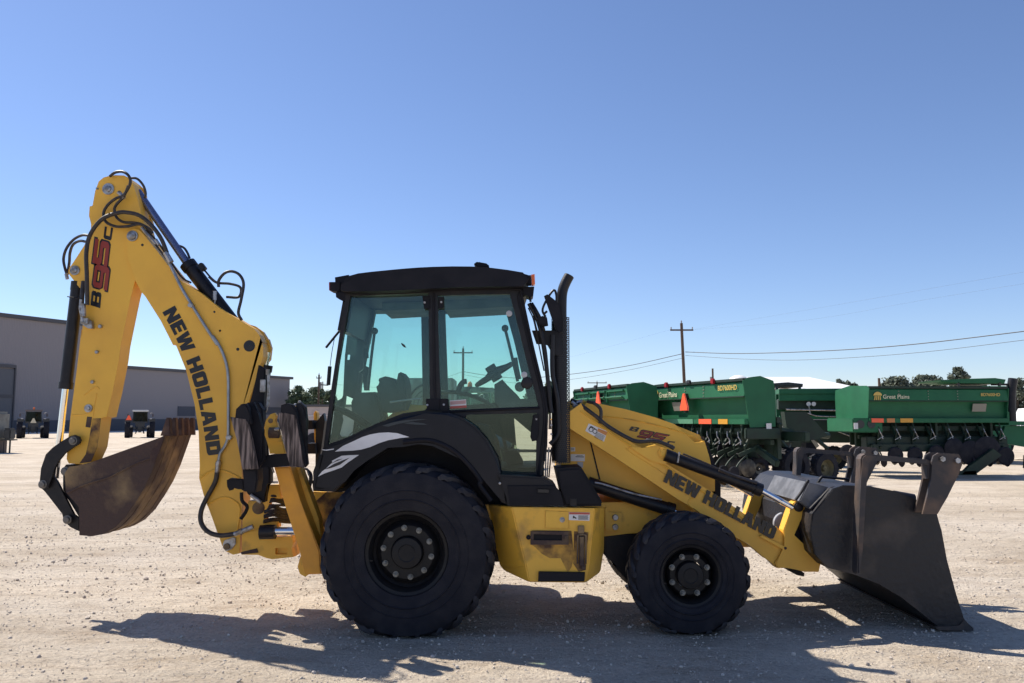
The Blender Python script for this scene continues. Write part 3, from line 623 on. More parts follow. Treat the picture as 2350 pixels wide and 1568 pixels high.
def facing(root, x, y, D, r, w, rim, nm):
    """a wheel whose axle points at the yard's near side, placed by its photo position"""
    c = P(x, y, D); loc = Matrix.Rotation(-root.rotation_euler.z, 3, 'Z') @ (c - root.location)
    bm = bmesh.new(); M = Matrix.Rotation(-root.rotation_euler.z+.45, 3, 'Z')
    b2 = bmesh.new(); pr = [(r*.55,-w/2),(r*.9,-w/2),(r*.98,-w*.38),(r,-w*.2),(r,w*.2),(r*.98,w*.38),(r*.9,w/2),(r*.55,w/2)]
    add_lathe(b2, pr, (0,0,0), 'Y', 48, 0, False)
    if w > .15:
        for k in range(40):
            a = 2*math.pi*k/40; add_box(b2, (r*math.cos(a), w*.22 if k%2 else -w*.22, r*math.sin(a)), (.03,w*.4,.035), Matrix.Rotation(-a,3,'Y'))
    for v in b2.verts: v.co = M @ v.co + loc
    t = link(nm, b2, RUB, root, 'auto'); b3 = bmesh.new()
    add_lathe(b3, [(r*.57,-w*.45),(r*.5,-w*.3),(r*.42,-w*.1),(r*.2,-w*.05),(r*.15,-w*.25),(.01,-w*.3)], (0,0,0), 'Y', 32, 0, False)
    for v in b3.verts: v.co = M @ v.co + loc
    link('wheel_rim', b3, rim, t, 'auto'); bm.free(); return t
facing(s1, 1740, 1076, 20.6, .30, .16, DISC, 'gauge_wheel'); facing(s1, 1752, 1032, 20.2, .23, .05, DISC, 'gauge_wheel')
facing(s1, 1664, 1036, 21.0, .26, .05, RUB, 'gauge_wheel'); facing(s1, 1700, 1070, 20.9, .36, .25, RUB, 'transport_wheel'); facing(s1, 1672, 1076, 22.4, .26, .2, RUB, 'transport_wheel')
facing(s1, 1815, 1070, 20.9, .46, .45, RUB, 'transport_wheel'); facing(s1, 1888, 1075, 21.4, .42, .33, HUB, 'transport_wheel')
bm = bmesh.new(); ro = Matrix.Rotation(-s1.rotation_euler.z, 3, 'Z'); TL = lambda x, y, D: ro @ (P(x,y,D)-s1.location)
for a, b, r in (((1700,1040,21.2),(1890,1060,21.6),.07),((1780,1000,21.0),(1840,1075,21.2),.08),((1850,990,21.5),(1900,1030,21.5),.05),((1760,985,20.8),(1900,1000,22),.09)): add_cyl(bm, TL(*a), TL(*b), r, n=8)
for pts in ([(1800,945),(1850,945),(1900,1000),(1870,1010),(1810,1015)], [(1700,1000),(1780,1000),(1785,1030),(1700,1028)]):
    q = [TL(x,y,21.2) for x,y in pts]; v0 = [bm.verts.new(p) for p in q]; v1 = [bm.verts.new(p+ro@Vector((0,.3,0))) for p in q]; bm.faces.new(v0); bm.faces.new(v1[::-1])
    for i in range(len(q)): bm.faces.new((v0[i], v1[i], v1[(i+1)%len(q)], v0[(i+1)%len(q)]))
link('wheel_frame', bm, DGD, s1)
bm = bmesh.new()
for a, b in (((1830,1030),(1842,1040)),((1842,1040),(1850,1030))): add_cyl(bm, TL(*a,20.4), TL(*b,20.4), .012, n=6)
link('spring_pin', bm, STEEL, s1)
A, L0, rz = frame_from(1318, 27.0, 1441, 22.6)
s0 = thing('seed_drill', 'farthest left green seed drill, its hopper faced with open shelves', 'seed drill', (A.x, A.y, 0), rz, 'green seed drills', True)
drill_section(s0, L0, .85, 2.66, 1.70, smv=(L0*.55, 2.2, 1.1), openbox=True, refl=[(L0*.93,.10,AMR)])
gwheel(s0, L0*.3, 1.3, .42, .3); gwheel(s0, L0*.8, 1.3, .42, .3)
A, L2, rz = frame_from(1997, 24.2, 2316, 24.5)
s2 = thing('seed_drill', 'rightmost green seed drill with a bright left end and long dark hopper', 'seed drill', (A.x, A.y, 0), rz, 'green seed drills', True)
drill_section(s2, L2, 2.1, 2.66, 1.72, lights=False, text=[('Great Plains', .40, 2.30, .165, CRM), ('BD7600HD', L2*.80, 2.38, .125, DRY)], mark=(.12, 2.27, .26), refl=[(.22,.36,ORR),(.62,.24,mat('dull_orange_reflector',(.5,.2,.06),.5)),(1.1,.38,AMR)], tagx=L2*.80, unit=.5)
bm = bmesh.new(); add_box(bm, (-.05,.9,1.52), (.9,1.7,.42), None, .03); sf = link('side_frame', bm, DG, s2)
bm = bmesh.new(); add_box(bm, (-.42,.035,1.50), (.12,.02,.18)); link('white_tag', bm, TRW, s2)
bm = bmesh.new()
for x in (-.28, .05): add_cyl(bm, (x,.04,1.55), (x,.03,1.55), .12, n=20)
link('side_hole', bm, TW, s2)
bm = bmesh.new(); add_box(bm, (L2/2,.35,1.02), (L2*1.02,.35,.32), None, .02); add_box(bm, (L2/2,.1,.86), (L2*.98,.2,.22), None, .02); add_box(bm, (L2/2,1.5,1.3), (L2*.95,.1,.8), None, .02); link('lower_beam', bm, DGD, s2)
bm = bmesh.new(); add_box(bm, (L2+1.2,.1,1.58), (2.4,.12,.12), None, .01); add_poly(bm, [Vector(p) for p in [(L2+.0,.2,1.5),(L2+2.6,.2,1.5),(L2+2.6,.2,.55),(L2+1.2,.2,.78),(L2-.2,.2,1.0)]], .12, (), .01); link('hitch_frame', bm, DG, s2)
bm = bmesh.new(); add_box(bm, (L2+.85,.03,1.60), (.6,.02,.12)); link('reflector', bm, AMR, s2)
ro2 = Matrix.Rotation(-s2.rotation_euler.z, 3, 'Z'); T2 = lambda x, y, D=24.0: ro2 @ (P(x,y,D)-s2.location)
bm = bmesh.new()
for pts in ([(2280,1030),(2300,1045),(2238,1090),(2205,1090),(2225,1070)], [(2190,1082),(2240,1080),(2244,1091),(2188,1091)]): add_poly(bm, [T2(*p) for p in pts], .14, (), .01)
add_tube(bm, [T2(2350,1045), T2(2349,1075)], .02, 5)
link('parking_stand', bm, DGD, s2)
def discl(x, y, r, D=24.0, m=RUB):
    bm = bmesh.new(); c = T2(x, y, D); add_lathe(bm, [(.02,-.03),(r*.85,-.03),(r,0),(r*.85,.03),(.02,.03)], c, 'Y', 32); link('coulter_disc', bm, m, s2, 'auto')
for x, y, r in ((2228,1040,.36),(2266,1035,.42),(2308,1047,.27),(2190,1030,.3),(1945,1040,.25),(2001,1050,.24),(2055,1045,.24),(2100,1045,.24),(2150,1042,.26)): discl(x, y, r, 24.2)
A, L3, rz = frame_from(1790, 27.6, 1950, 27.2)
s3 = thing('seed_drill', 'centre section green seed drill half hidden between the two lettered hoppers', 'seed drill', (A.x, A.y, 0), rz, 'green seed drills', True)
bm = bmesh.new(); add_box(bm, (L3/2,.5,2.62), (L3,1.0,.18), None, .02); add_box(bm, (L3/2,.1,2.42), (L3,.1,.22), None, .01); add_box(bm, (L3/2,.9,2.15), (L3,.1,.8), None, .01); add_box(bm, (L3/2,.15,1.75), (L3,.2,.12), None, .01); link('seed_hopper', bm, DG, s3)
bm = bmesh.new(); add_box(bm, (L3/2,.3,1.30), (L3,.5,.75), None, .02); add_box(bm, (L3*.25,.2,1.0), (.3,.4,.8), Matrix.Rotation(.3,3,'Y'), .02); add_box(bm, (L3/2,.5,2.2), (L3,.5,.35), None, .02); link('frame', bm, DGD, s3)
bm = bmesh.new()
for k in range(2): add_cyl(bm, (L3*.42+.16*k,-.05,2.2), (L3*.42+.16*k,0,2.2), .07, n=16)
link('pressure_gauge', bm, TRW, s3); bm = bmesh.new(); add_tube(bm, [(.2,-.05,2.02),(L3*.95,-.05,1.98)], .03, 6); add_tube(bm, [(L3*.4,-.05,1.9),(L3*.55,-.08,1.8),(L3*.9,-.05,1.78)], .02, 6); add_tube(bm, [(L3*.42,-.05,2.15),(L3*.44,-.05,1.85)], .025, 6); link('hydraulic_pipe', bm, STEEL, s3, 'auto')
bm = bmesh.new(); add_box(bm, (L3*.42,-.15,1.15), (.12,.04,.85), Matrix.Rotation(-.55,3,'Y'), .01); link('tread_plate', bm, TAG, s3); bm = bmesh.new(); add_cyl(bm, (L3*.75,-.2,1.35), (L3*1.12,-.25,1.02), .02, n=8); link('turnbuckle', bm, STEEL, s3)
bm = bmesh.new(); add_box(bm, (L3*.08,-.03,1.5), (.22,.02,.16)); link('white_tag', bm, TRW, s3)
gwheel(s3, L3*.25, .5, .4, .3); gwheel(s3, L3*.8, .5, .4, .3)
# harvester cabs behind the drills
def cabtop(x, D, w, zt, label, m, roofx, rz=0):
    t = thing('harvester', label, 'harvester', (P(x,962,D).x, D, 0), rz, None, True)
    bm = bmesh.new(); add_poly(bm, [Vector((a*w,0,zt+b)) for a, b in roofx], 1.8, (), .05); link('cab_roof', bm, m, t, 'auto')
    bm = bmesh.new(); add_box(bm, (0,.9,zt-.75), (w*.78,1.6,1.0), None, .05); link('cab_window', bm, TG, t)
    bm = bmesh.new()
    for a in (-.38,.38): add_box(bm, (a*w,.05,zt-.7), (.08,.1,1.2), None, .01)
    link('cab_post', bm, TW, t)
    bm = bmesh.new(); add_box(bm, (0,1.5,zt-2.0), (w*1.1,3,1.7), None, .1); link('body', bm, m, t)
    for a in (-.45,.45):
        bm = bmesh.new(); add_lathe(bm, [(.3,-.2),(.78,-.2),(.85,0),(.78,.2),(.3,.2)], (a*w,1.0,.85), 'Y', 28); link('wheel', bm, RUB, t, 'auto')
    return t
g1 = cabtop(2252, 32, 2.1, P(2250,870,32).z-.02, 'green harvester cab roof behind the right-hand seed drill', DG, [(-.72,-.02),(-.35,.02),(.3,.06),(.5,.0),(.47,-.16),(-.4,-.14),(-.7,-.08)])
bm = bmesh.new(); add_tube(bm, [(1.35,.3,.9),(1.35,.3,2.0),(1.4,.3,2.75),(1.5,.3,3.28)], .17, 12); add_box(bm, (.98,.3,3.05), (.7,.06,.08)); link('exhaust_stack', bm, BLKM, g1, 'auto')
cabtop(1812, 30, 1.1, P(1812,881,30).z, 'black harvester cab roof in front of the white shed roof', TW, [(-.5,.02),(0,.06),(.5,0),(.48,-.12),(-.45,-.1)])
# ================================================================== BACKHOE LOADER
BH = thing('backhoe_loader', 'yellow and black backhoe loader parked sideways with its digging arm folded up', 'backhoe loader', (0, 7.75, 0))
# ---- wheels
def wheel(cx, cy, cz, R0, Wd, rimr, nlug, lugh, nuts, nutr, sidesgn, far=False):
    """sidesgn -1: outer face towards the camera"""
    root = cx
    prof = [(rimr, .06*Wd), (rimr+.02, .0), (rimr+.06, -.012), (R0*.80, -.02), (R0*.90, 0), (R0*.955, .05), (R0*.965, .12),
            (R0*.972, Wd/2), (R0*.965, Wd-.12), (R0*.955, Wd-.05), (R0*.90, Wd), (R0*.80, Wd+.02), (rimr+.06, Wd+.012), (rimr, Wd-.06*Wd)]
    bm = bmesh.new(); add_lathe(bm, prof, (0,0,0), 'Y', 96, 0, False)
    # raised ring beads on the side wall
    for rr in (R0*.70, R0*.60):
        add_lathe(bm, [(rr-.008, -.014), (rr, -.022), (rr+.008, -.014)], (0,0,0), 'Y', 96, 0, False)
    # chevron lugs: from the tread centre, over the shoulder and down the side wall
    for side in (0, 1):
        for k in range(nlug):
            a0 = 2*math.pi*(k+(.5 if side else 0))/nlug
            st = [(Wd*.52, 0, R0), (Wd*.30, .10, R0*1.0), (Wd*.12, .19, R0*.995), (0.01, .255, R0*.968), (-.006, .285, R0*.93), (-.004, .30, R0*.905)]
            wd = [.030, .030, .032, .033, .024, .010]
            rows = []
            for (y, da, r), w in zip(st, wd):
                yy = y if side == 0 else Wd-y
                a = a0+da*1.0
                base = r-lugh if r > R0*.93 else r-.005
                c = Vector((math.cos(a), 0, math.sin(a))); t = Vector((-math.sin(a), 0, math.cos(a)))
                off = Vector((0, yy, 0))
                wv = w*1.15
                # width runs along the tangent near the centre
                rows.append([bm.verts.new(c*base - t*wv + off), bm.verts.new(c*r - t*wv*.8 + off), bm.verts.new(c*r + t*wv*.8 + off), bm.verts.new(c*base + t*wv + off)])
            for i in range(len(rows)-1):
                for j in range(3):
                    bm.faces.new((rows[i][j], rows[i][j+1], rows[i+1][j+1], rows[i+1][j])).material_index = 1
            bm.faces.new(rows[0]).material_index = 1; bm.faces.new(rows[-1][::-1]).material_index = 1
    for v in bm.verts:                                            # the loaded flat at the ground
        if v.co.z < -cz+.004: v.co.z = -cz+.004
        elif v.co.z < -cz+.06: v.co.y += (1 if v.co.y > Wd/2 else -1)*.012
    o = link('wheel', bm, [RUB, RUBD], None, 'auto')
    return o
def full_wheel(name, cx, yo, cz, R0, Wd, rimr, nlug, lugh, nuts, nutr, hubr, flip, a0):
    w = wheel(cx, yo, cz, R0, Wd, rimr, nlug, lugh, nuts, nutr, -1)
    w.name = name; w.parent = BH
    w.location = Vector((cx, yo, cz)) - BH.location
    if flip: w.rotation_euler = (0, 0, math.pi)
    bm = bmesh.new()
    add_lathe(bm, [(rimr+.012, .0), (rimr+.014, .012), (rimr-.012, .02), (rimr-.03, .05), (rimr-.04, .10), (rimr*.80, .12), (rimr*.72, .085), (rimr*.66, .07), (hubr*1.05, .07), (hubr*1.05, .12)], (0,0,0), 'Y', 64, 0, False)
    add_lathe(bm, [(hubr, .12), (hubr, .035), (hubr*.93, .02), (hubr*.55, .015), (hubr*.5, .02), (.001, .02)], (0,0,0), 'Y', 48, 0, False)
    add_lathe(bm, [(rimr, .06*Wd), (rimr*.9, Wd*.5), (rimr, Wd*.94)], (0,0,0), 'Y', 48, 0, False)
    add_box(bm, (-rimr*.93, .03, -.06), (.05, .01, .01), None)
    rim = link('rim', bm, mat('black_rim_paint', (.007,.007,.009), .5, 0, (.013,.012,.012), 6, .05, 60, spec=.3) if 'black_rim_paint' not in bpy.data.materials else bpy.data.materials['black_rim_paint'], w, 'auto')
    for k in range(nuts):
        a = a0+2*math.pi*k/nuts; bm = bmesh.new(); c = Vector((nutr*math.cos(a), 0, nutr*math.sin(a)))
        add_cyl(bm, c+Vector((0,.07,0)), c+Vector((0,.060,0)), .023, n=20); add_cyl(bm, c+Vector((0,.061,0)), c+Vector((0,.035,0)), .0165, n=6)
        add_cyl(bm, c+Vector((0,.036,0)), c+Vector((0,.022,0)), .008, n=8)
        link('wheel_nut', bm, NUT, w)
    return w
NUT = mat('wheel_nut_steel', (.26,.26,.24), .5, .4, (.16,.15,.13), 60, .1, 80)
HR = P(934, 1268, 6.66); HF = P(1585, 1311, 6.72)
ZR, ZF = .645, .455
full_wheel('rear_wheel', HR.x, 6.62, ZR, .70, .47, .315, 22, .035, 10, .193, .125, False, R(-10))
full_wheel('rear_wheel', HR.x+.0, 8.88, ZR, .70, .47, .315, 22, .035, 10, .193, .125, True, 0)
full_wheel('front_wheel', HF.x, 6.70, ZF, .487, .33, .235, 20, .026, 8, .152, .108, False, R(22.5))
full_wheel('front_wheel', HF.x, 8.80, ZF, .487, .33, .235, 20, .026, 8, .152, .108, True, 0)
# ---- digging boom
DB = 7.45
boom = pplate('boom', [('a',795,640),('a',812,612),('a',850,598),('a',895,608),('a',930,640),('a',1040,775),('a',1140,905),('a',1240,1030),('a',1420,1140),('a',1560,1255),('a',1740,1365),('a',1850,1428),('a',1895,1480),('a',1925,1545),
  ('b',1430,50),('b',1448,110),('b',1447,170),('b',1405,310),('b',1360,450),('b',1300,560),('b',1290,700),('b',1310,850),('b',1322,960),('b',1312,1180),('b',1300,1400),('b',1260,1408),('b',1210,1385),('b',1188,1340),('b',1130,1180),('b',1075,1030),('b',1048,930),('b',1052,850),
  ('b',1045,640),('b',1020,470),('b',965,250),('b',900,90),('a',1180,1568),('a',1080,1370),('a',950,1165),('a',915,1125),('a',860,1020),('a',805,850),('a',790,720)], DB, DB+.235, YEL, BH, bev=.008)
letters('lettering', 'NEW HOLLAND', pathmap([(373,717),(391,750),(408,785),(428,831),(443,873),(454,914),(461,947),(467,980),(476,1046)], 31.5), DB-.004, DECK, boom, gap=.09, grow=.012)
def disc(name, v, u, w, D, r, th, m, parent, n=24, hole=None, ring=None):
    c = PV(v, u, w, D); bm = bmesh.new()
    if ring: add_lathe(bm, [(ring, 0), (ring, -th*.5), (r*1.05, -th*.55), (r, -th*.5), (r, -th), (r*.85, -th*1.1), (.001, -th*1.1)], c, 'Y', n, 0, False)
    else: add_lathe(bm, [(r, 0), (r, -th*.8), (r*.85, -th), (.001, -th)], c, 'Y', n, 0, False)
    return link(name, bm, m, parent, 'auto')
disc('pivot_pin', 'a', 845, 662, DB, .036, .03, STEEL, boom, ring=.05)
disc('pivot_pin', 'b', 1362, 104, DB, .036, .006, DECK, boom, ring=.052)
disc('bolt_hole', 'b', 1290, 125, DB, .014, .003, DECK, boom)
disc('bolt_hole', 'a', 925, 735, DB, .012, .003, DECK, boom)
disc('bolt_hole', 'a', 1525, 1293, DB, .010, .003, DECK, boom); disc('bolt_hole', 'a', 1572, 1450, DB, .010, .003, DECK, boom); disc('bolt_hole', 'b', 1180, 10, DB, .008, .003, DECK, boom)
tube('weld_ridge', 'b', [(1058,930),(1100,895),(1155,877),(1210,885),(1260,905),(1310,935)], DB-.002, .009, YEL, boom, 6)
tube('weld_ridge', 'b', [(1100,1100),(1150,1065),(1200,1050),(1250,1060),(1300,1105),(1298,1180),(1285,1260)], DB-.002, .009, YEL, boom, 6)
pplate('foot_pin_plate', [('b',1195,1340),('b',1205,1320),('b',1255,1300),('b',1275,1305),('b',1275,1340),('b',1250,1375),('b',1215,1388),('b',1198,1370)], DB-.02, DB, STEEL, boom)
disc('pivot_pin', 'b', 1222, 1357, DB-.02, .028, .02, RUST, boom)
bm = bmesh.new(); add_tube(bm, [PV('a',u,w,DB-.02) for u,w in [(1130,850),(1150,890),(1190,970),(1260,1110),(1340,1240),(1440,1400),(1550,1568)]]+[PV('b',u,w,DB-.02) for u,w in [(1130,40),(1175,105),(1212,195),(1229,290),(1231,450),(1230,650),(1222,700),(1205,738),(1180,775),(1170,820)]], .0135, 10)
link('steel_pipe', bm, ZINC, boom, 'auto')
bm = bmesh.new(); add_cyl(bm, PV('b',1170,822,DB-.03), PV('b',1160,895,DB-.03), .021, n=12); add_cyl(bm, PV('b',1169,832,DB-.03), PV('b',1166,852,DB-.03), .027, n=6); link('hose_fitting', bm, STEEL, boom, 'auto')
tube('hydraulic_hose', 'b', [(1161,890,7.42),(1148,955,7.42),(1092,1060,7.42),(1060,1140,7.4),(1062,1210,7.38),(1105,1265,7.36),(1180,1288,7.34),(1275,1278,7.32)], 7.4, .021, HOSE, BH)
bm = bmesh.new(); add_cyl(bm, PV('b',1268,1280,7.32), PV('b',1385,1232,7.32), .021, n=12); add_cyl(bm, PV('b',1300,1268,7.32), PV('b',1318,1260,7.32), .027, n=6); link('hose_fitting', bm, STEEL, BH, 'auto')
for u, w, v in ((1330,1240,'a'),(1235,675,'b')):
    bm = bmesh.new(); add_box(bm, PV(v,u,w,DB-.02), (.05,.04,.035), Matrix.Rotation(.3,3,'Y'), .006); link('pipe_clamp', bm, STEEL, boom)
# ---- dipper stick
DS = 7.475
stick = pplate('dipper_stick', [('a',560,205),('a',600,172),('a',650,158),('a',700,153),('a',770,155),('a',805,172),('a',840,215),('a',852,245),('a',880,330),('a',915,480),('a',960,640),('a',960,760),('a',870,1010),('a',830,1160),('a',745,1568),
  ('b',545,200),('b',505,400),('b',470,548),('b',435,553),('b',425,640),('b',412,740),('b',370,832),('b',330,845),('b',232,838),('b',219,810),('b',230,690),('b',245,540),('b',285,240),('b',312,0),
  ('a',415,1568),('a',440,1300),('a',468,1110),('a',418,1110),('a',400,1090),('a',318,988),('a',306,962),('a',312,932),('a',440,740),('a',490,640),('a',500,590),('a',497,560),('a',478,492),('a',484,412),('a',512,410),('a',520,350),('a',530,285)], DS, DS+.19, YEL, BH, bev=.007)
for (v,u,w,r) in (('a',643,270,.036),('a',553,268,.012),('a',365,948,.03),('a',578,1415,.022),('b',412,143,.020),('b',384,330,.020),('b',358,494,.024)):
    disc('bolt', v, u, w, DS, r*.8, .022, STEEL, stick, ring=r*1.5 if r > .023 else None)
bm = bmesh.new()
add_tube(bm, [PV('b',u,w,DS-.001) for u,w in [(330,410),(400,360),(424,372)]], .005, 6); add_tube(bm, [PV('b',u,w,DS-.001) for u,w in [(250,535),(345,528),(355,480)]], .005, 6)
add_tube(bm, [PV('b',u,w,DS-.001) for u,w in [(408,400),(392,490),(385,545)]], .004, 6)
link('weld_bead', bm, YEL, stick)
plate('slot', 'b', [(348,545),(378,548),(368,615),(338,610)], DS-.003, DS, RUST, stick, bev=0)
plate('worn_lower_edge', 'b', [(382,556),(433,556),(425,640),(410,740),(372,828),(300,838),(340,780),(360,690)], DS-.004, DS, YELR, stick, bev=0)
plate('hose_bracket', 'a', [(425,1330),(500,1370),(505,1430),(470,1430),(425,1400)], DS-.05, DS-.005, STEEL, stick)
letters('lettering', 'B', quadmap(px('a',572,1262),px('a',584,1135),px('a',492,1236),px('a',504,1112)), DS-.003, DECK, stick)
for (c, y0, y1) in (('9',1092,900),('5',895,690)):
    bl, br, tl, tr = (632,y0+28), (656,y1+25), (505,y0-10), (531,y1-14)
    m_ = quadmap(px('a',*bl), px('a',*br), px('a',*tl), px('a',*tr))
    letters('lettering', c, m_, DS-.003, DECK, stick, grow=.055); letters('lettering', c, m_, DS-.006, DECR, stick, grow=-.02)
letters('lettering', 'C', quadmap(px('a',664,700),px('a',680,592),px('a',600,680),px('a',612,580)), DS-.003, DECK, stick)
# ---- hoses round the knuckle
hs = [([(465,1235,7.40),(462,1000,7.38),(458,800,7.38),(490,650,7.38),(590,520,7.36),(720,468,7.34),(800,465,7.34),(900,490,7.34),(1000,570,7.36),(1080,680,7.38),(1130,800,7.4)], .0185),
 ([(655,162,7.45),(700,130,7.42),(760,125,7.38),(808,155,7.36),(825,210,7.36),(800,275,7.38),(760,325,7.39),(700,350,7.4),(635,405,7.41),(602,470,7.42),(620,540,7.41),(700,580,7.4),(800,580,7.4),(900,562,7.4),(980,600,7.41),(1010,640,7.43)], .013),
 ([(822,178,7.42),(880,183,7.44),(930,235,7.48),(952,300,7.5),(946,345,7.52)], .011),
 ([(808,240,7.36),(770,330,7.39),(712,395,7.41),(692,440,7.42),(710,505,7.42),(770,545,7.41),(860,550,7.4),(940,575,7.42),(1000,640,7.43)], .0125),
 ([(475,656,7.5),(420,655,7.55),(350,692,7.6),(292,765,7.6),(268,850,7.6),(280,930,7.58),(298,985,7.56)], .0125),
 ([(470,712,7.5),(405,702,7.55),(348,732,7.6),(322,800,7.6),(316,880,7.6),(300,980,7.58)], .0125),
 ([(435,1040,7.46),(425,1120,7.44),(420,1240,7.42)], .02),
 ([(1560,1085,7.5),(1562,1030,7.5),(1610,970,7.5),(1672,955,7.5),(1735,985,7.5),(1768,1060,7.5),(1748,1190,7.5),(1725,1300,7.5),(1752,1362,7.5)], .0135),
 ([(1480,1000,7.52),(1545,1048,7.52),(1650,1058,7.55),(1730,1080,7.55),(1748,1120,7.55),(1722,1170,7.55),(1625,1168,7.55)], .0125),
 ([(1213,735,7.62),(1268,757,7.62),(1300,800,7.6),(1318,845,7.58)], .011), ([(1190,748,7.62),(1250,775,7.62),(1290,840,7.6)], .008),
 ([(920,590,7.43),(1010,700,7.43),(1110,830,7.43),(1135,860,7.43)], .009), ([(960,610,7.5),(1060,720,7.5),(1140,840,7.5),(1250,1000,7.5),(1330,1050,7.5)], .009)]
for pts, r in hs: tube('hydraulic_hose', 'a', pts, 7.4, r, HOSE, BH)
for a, b, r in (((920,590),(975,660),.016),((975,655),(1040,730),.013),((1035,690),(1065,735),.016),((1118,800),(1165,880),.026),((432,1225),(438,1330),.021),((415,1190),(408,1260),.015),((405,1260),(430,1380),.013),((1530,1120),(1528,1195),.018),((1530,1195),(1524,1232),.008),((725,295),(775,345),.02),((290,975),(300,1020),.016)):
    bm = bmesh.new(); add_cyl(bm, PV('a',*a,7.40 if a[0]<1500 and a[0]>350 else 7.5), PV('a',*b,7.40 if a[0]<1500 and a[0]>350 else 7.5), r, n=8); link('hose_fitting', bm, STEEL, BH, 'auto')
bm = bmesh.new(); add_box(bm, PV('a',450,1370,7.42), (.07,.05,.05), None, .005)
link('hose_fitting', bm, STEEL, BH, 'auto')
tube('cable_tie', 'a', [(300,1165,7.4),(340,1172,7.4),(395,1180,7.4)], 7.4, .005, BLK, BH)
# ---- cylinders
def cylinder(name, v1, a, v2, b, rb, v3, c, rr, D, mrod, extra=()):
    bm = bmesh.new(); A, B = PV(v1,*a,D), PV(v2,*b,D); add_cyl(bm, A, B, rb, n=28); d = (B-A).normalized()
    add_cyl(bm, B-d*.05, B+d*.012, rb*1.13, n=28); add_cyl(bm, A-d*.02, A+d*.06, rb*1.06, n=28)
    for e in extra: add_tube(bm, [PV(*p, D-rb*.9) for p in e], .009, 6, mi=0)
    o = link(name, bm, BLKM, BH, 'auto')
    cyl('piston_rod', B, PV(v3,*c,D), rr, mrod, o); return o
cylinder('bucket_cylinder', 'a', (388,1060), 'b', (214,365), .056, 'b', (150,930), .029, 7.53, CHROME)
cylinder('stick_cylinder', 'a', (1735,1460), 'a', (1306,898), .067, 'a', (885,290), .036, 7.60, CHROMED, [(('a',1400,890),('a',1480,990),('a',1545,1050)),])
bm = bmesh.new(); add_box(bm, PV('a',1425,920,7.55), (.07,.06,.05), Matrix.Rotation(.9,3,'Y'), .006); link('cylinder_port', bm, BLKM, BH)
cylinder('boom_cylinder', 'c', (500,330), 'c', (548,40), .062, 'c', (566,-60), .03, 7.62, CHROME)
pplate('boom_head_lug', [('a',1790,1390),('a',1860,1410),('a',1930,1460),('a',1970,1530),('b',1480,60),('b',1497,115),('b',1488,190),('b',1470,210),('b',1445,170),('b',1430,50),('a',1900,1500)], 7.63, 7.69, YEL, boom)
# ---- head of the stick: far plate
pplate('stick_head_plate', [('a',835,205),('a',885,225),('a',930,265),('a',950,320),('a',955,400),('a',985,480),('a',1010,560),('a',960,600),('a',880,330),('a',850,245)], 7.66, 7.70, YEL, stick)
# ---- bucket linkage
def link_plate(nm, pts, D0, D1): return plate(nm, 'b', pts, D0, D1, BLKM, BH, bev=.005)
link_plate('bucket_link', [(48,968),(58,870),(88,782),(130,740),(182,703),(240,668),(270,660),(298,672),(307,694),(298,716),(268,732),(205,772),(168,822),(140,870),(128,925),(104,990),(70,1000)], 7.40, 7.43)
link_plate('bucket_link', [(48,968),(58,870),(88,782),(130,740),(182,703),(240,668),(270,660),(298,672),(307,694),(298,716),(268,732),(205,772),(168,822),(140,870),(128,925),(104,990),(70,1000)], 7.69, 7.72)
lk = link_plate('bucket_link', [(130,905),(60,930),(48,968),(60,995),(90,1015),(195,1150),(200,1195),(240,1235),(296,1262),(300,1180),(262,1160),(215,1060),(160,950)], 7.44, 7.47)
link_plate('bucket_ear', [(196,870),(215,845),(250,845),(300,870),(330,960),(330,1110),(300,1180),(215,1040),(196,1000)], 7.48, 7.66)
for u, w in ((265,696),(75,968),(215,886),(228,1188)):
    disc('pivot_pin', 'b', u, w, 7.41, .025, .03, mat('worn_pin', (.16,.15,.14), .5, .4) if 'worn_pin' not in bpy.data.materials else bpy.data.materials['worn_pin'], BH, ring=.038)
# ---- digging bucket
DK = 7.22; WK = .60
prof = [(1005,640),(985,700),(960,770),(935,830),(905,930),(862,1030),(815,1100),(740,1165),(650,1220),(560,1255),(470,1283),(385,1294),(300,1287)]
def shift_near(p, D, W_):        # the outline of the far rim was measured; bring it to the near rim
    return p
near = [(836,660),(800,760),(760,870),(710,980),(650,1080),(590,1170),(520,1240),(450,1280),(380,1293),(298,1287)]
top = [(298,1287),(300,1110),(262,1070),(215,1020),(206,900),(235,858),(300,850),(370,832),(560,764),(800,680)]
bm = bmesh.new()
ins = near + top[1:-1] + [(800,678)]
add_poly(bm, [PV('b',a,b,DK) for a,b in ins], .025, (), .004); add_poly(bm, [PV('b',a,b,DK)+Vector((0,WK-.025,0)) for a,b in ins], .025, (), .004)
pts = [PV('b',a,b,DK) for a,b in near]; cen = PV('b',480,980,DK)
inner = [p+(cen-p).normalized()*.022 for p in pts]
n_ = len(pts)
for k in range(n_-1):
    q = [pts[k], pts[k+1], inner[k+1], inner[k]]
    vs0 = [bm.verts.new(p+Vector((0,.02,0))) for p in q]; vs1 = [bm.verts.new(p+Vector((0,WK-.02,0))) for p in q]
    for j in range(4): bm.faces.new((vs0[j], vs0[(j+1)%4], vs1[(j+1)%4], vs1[j]))
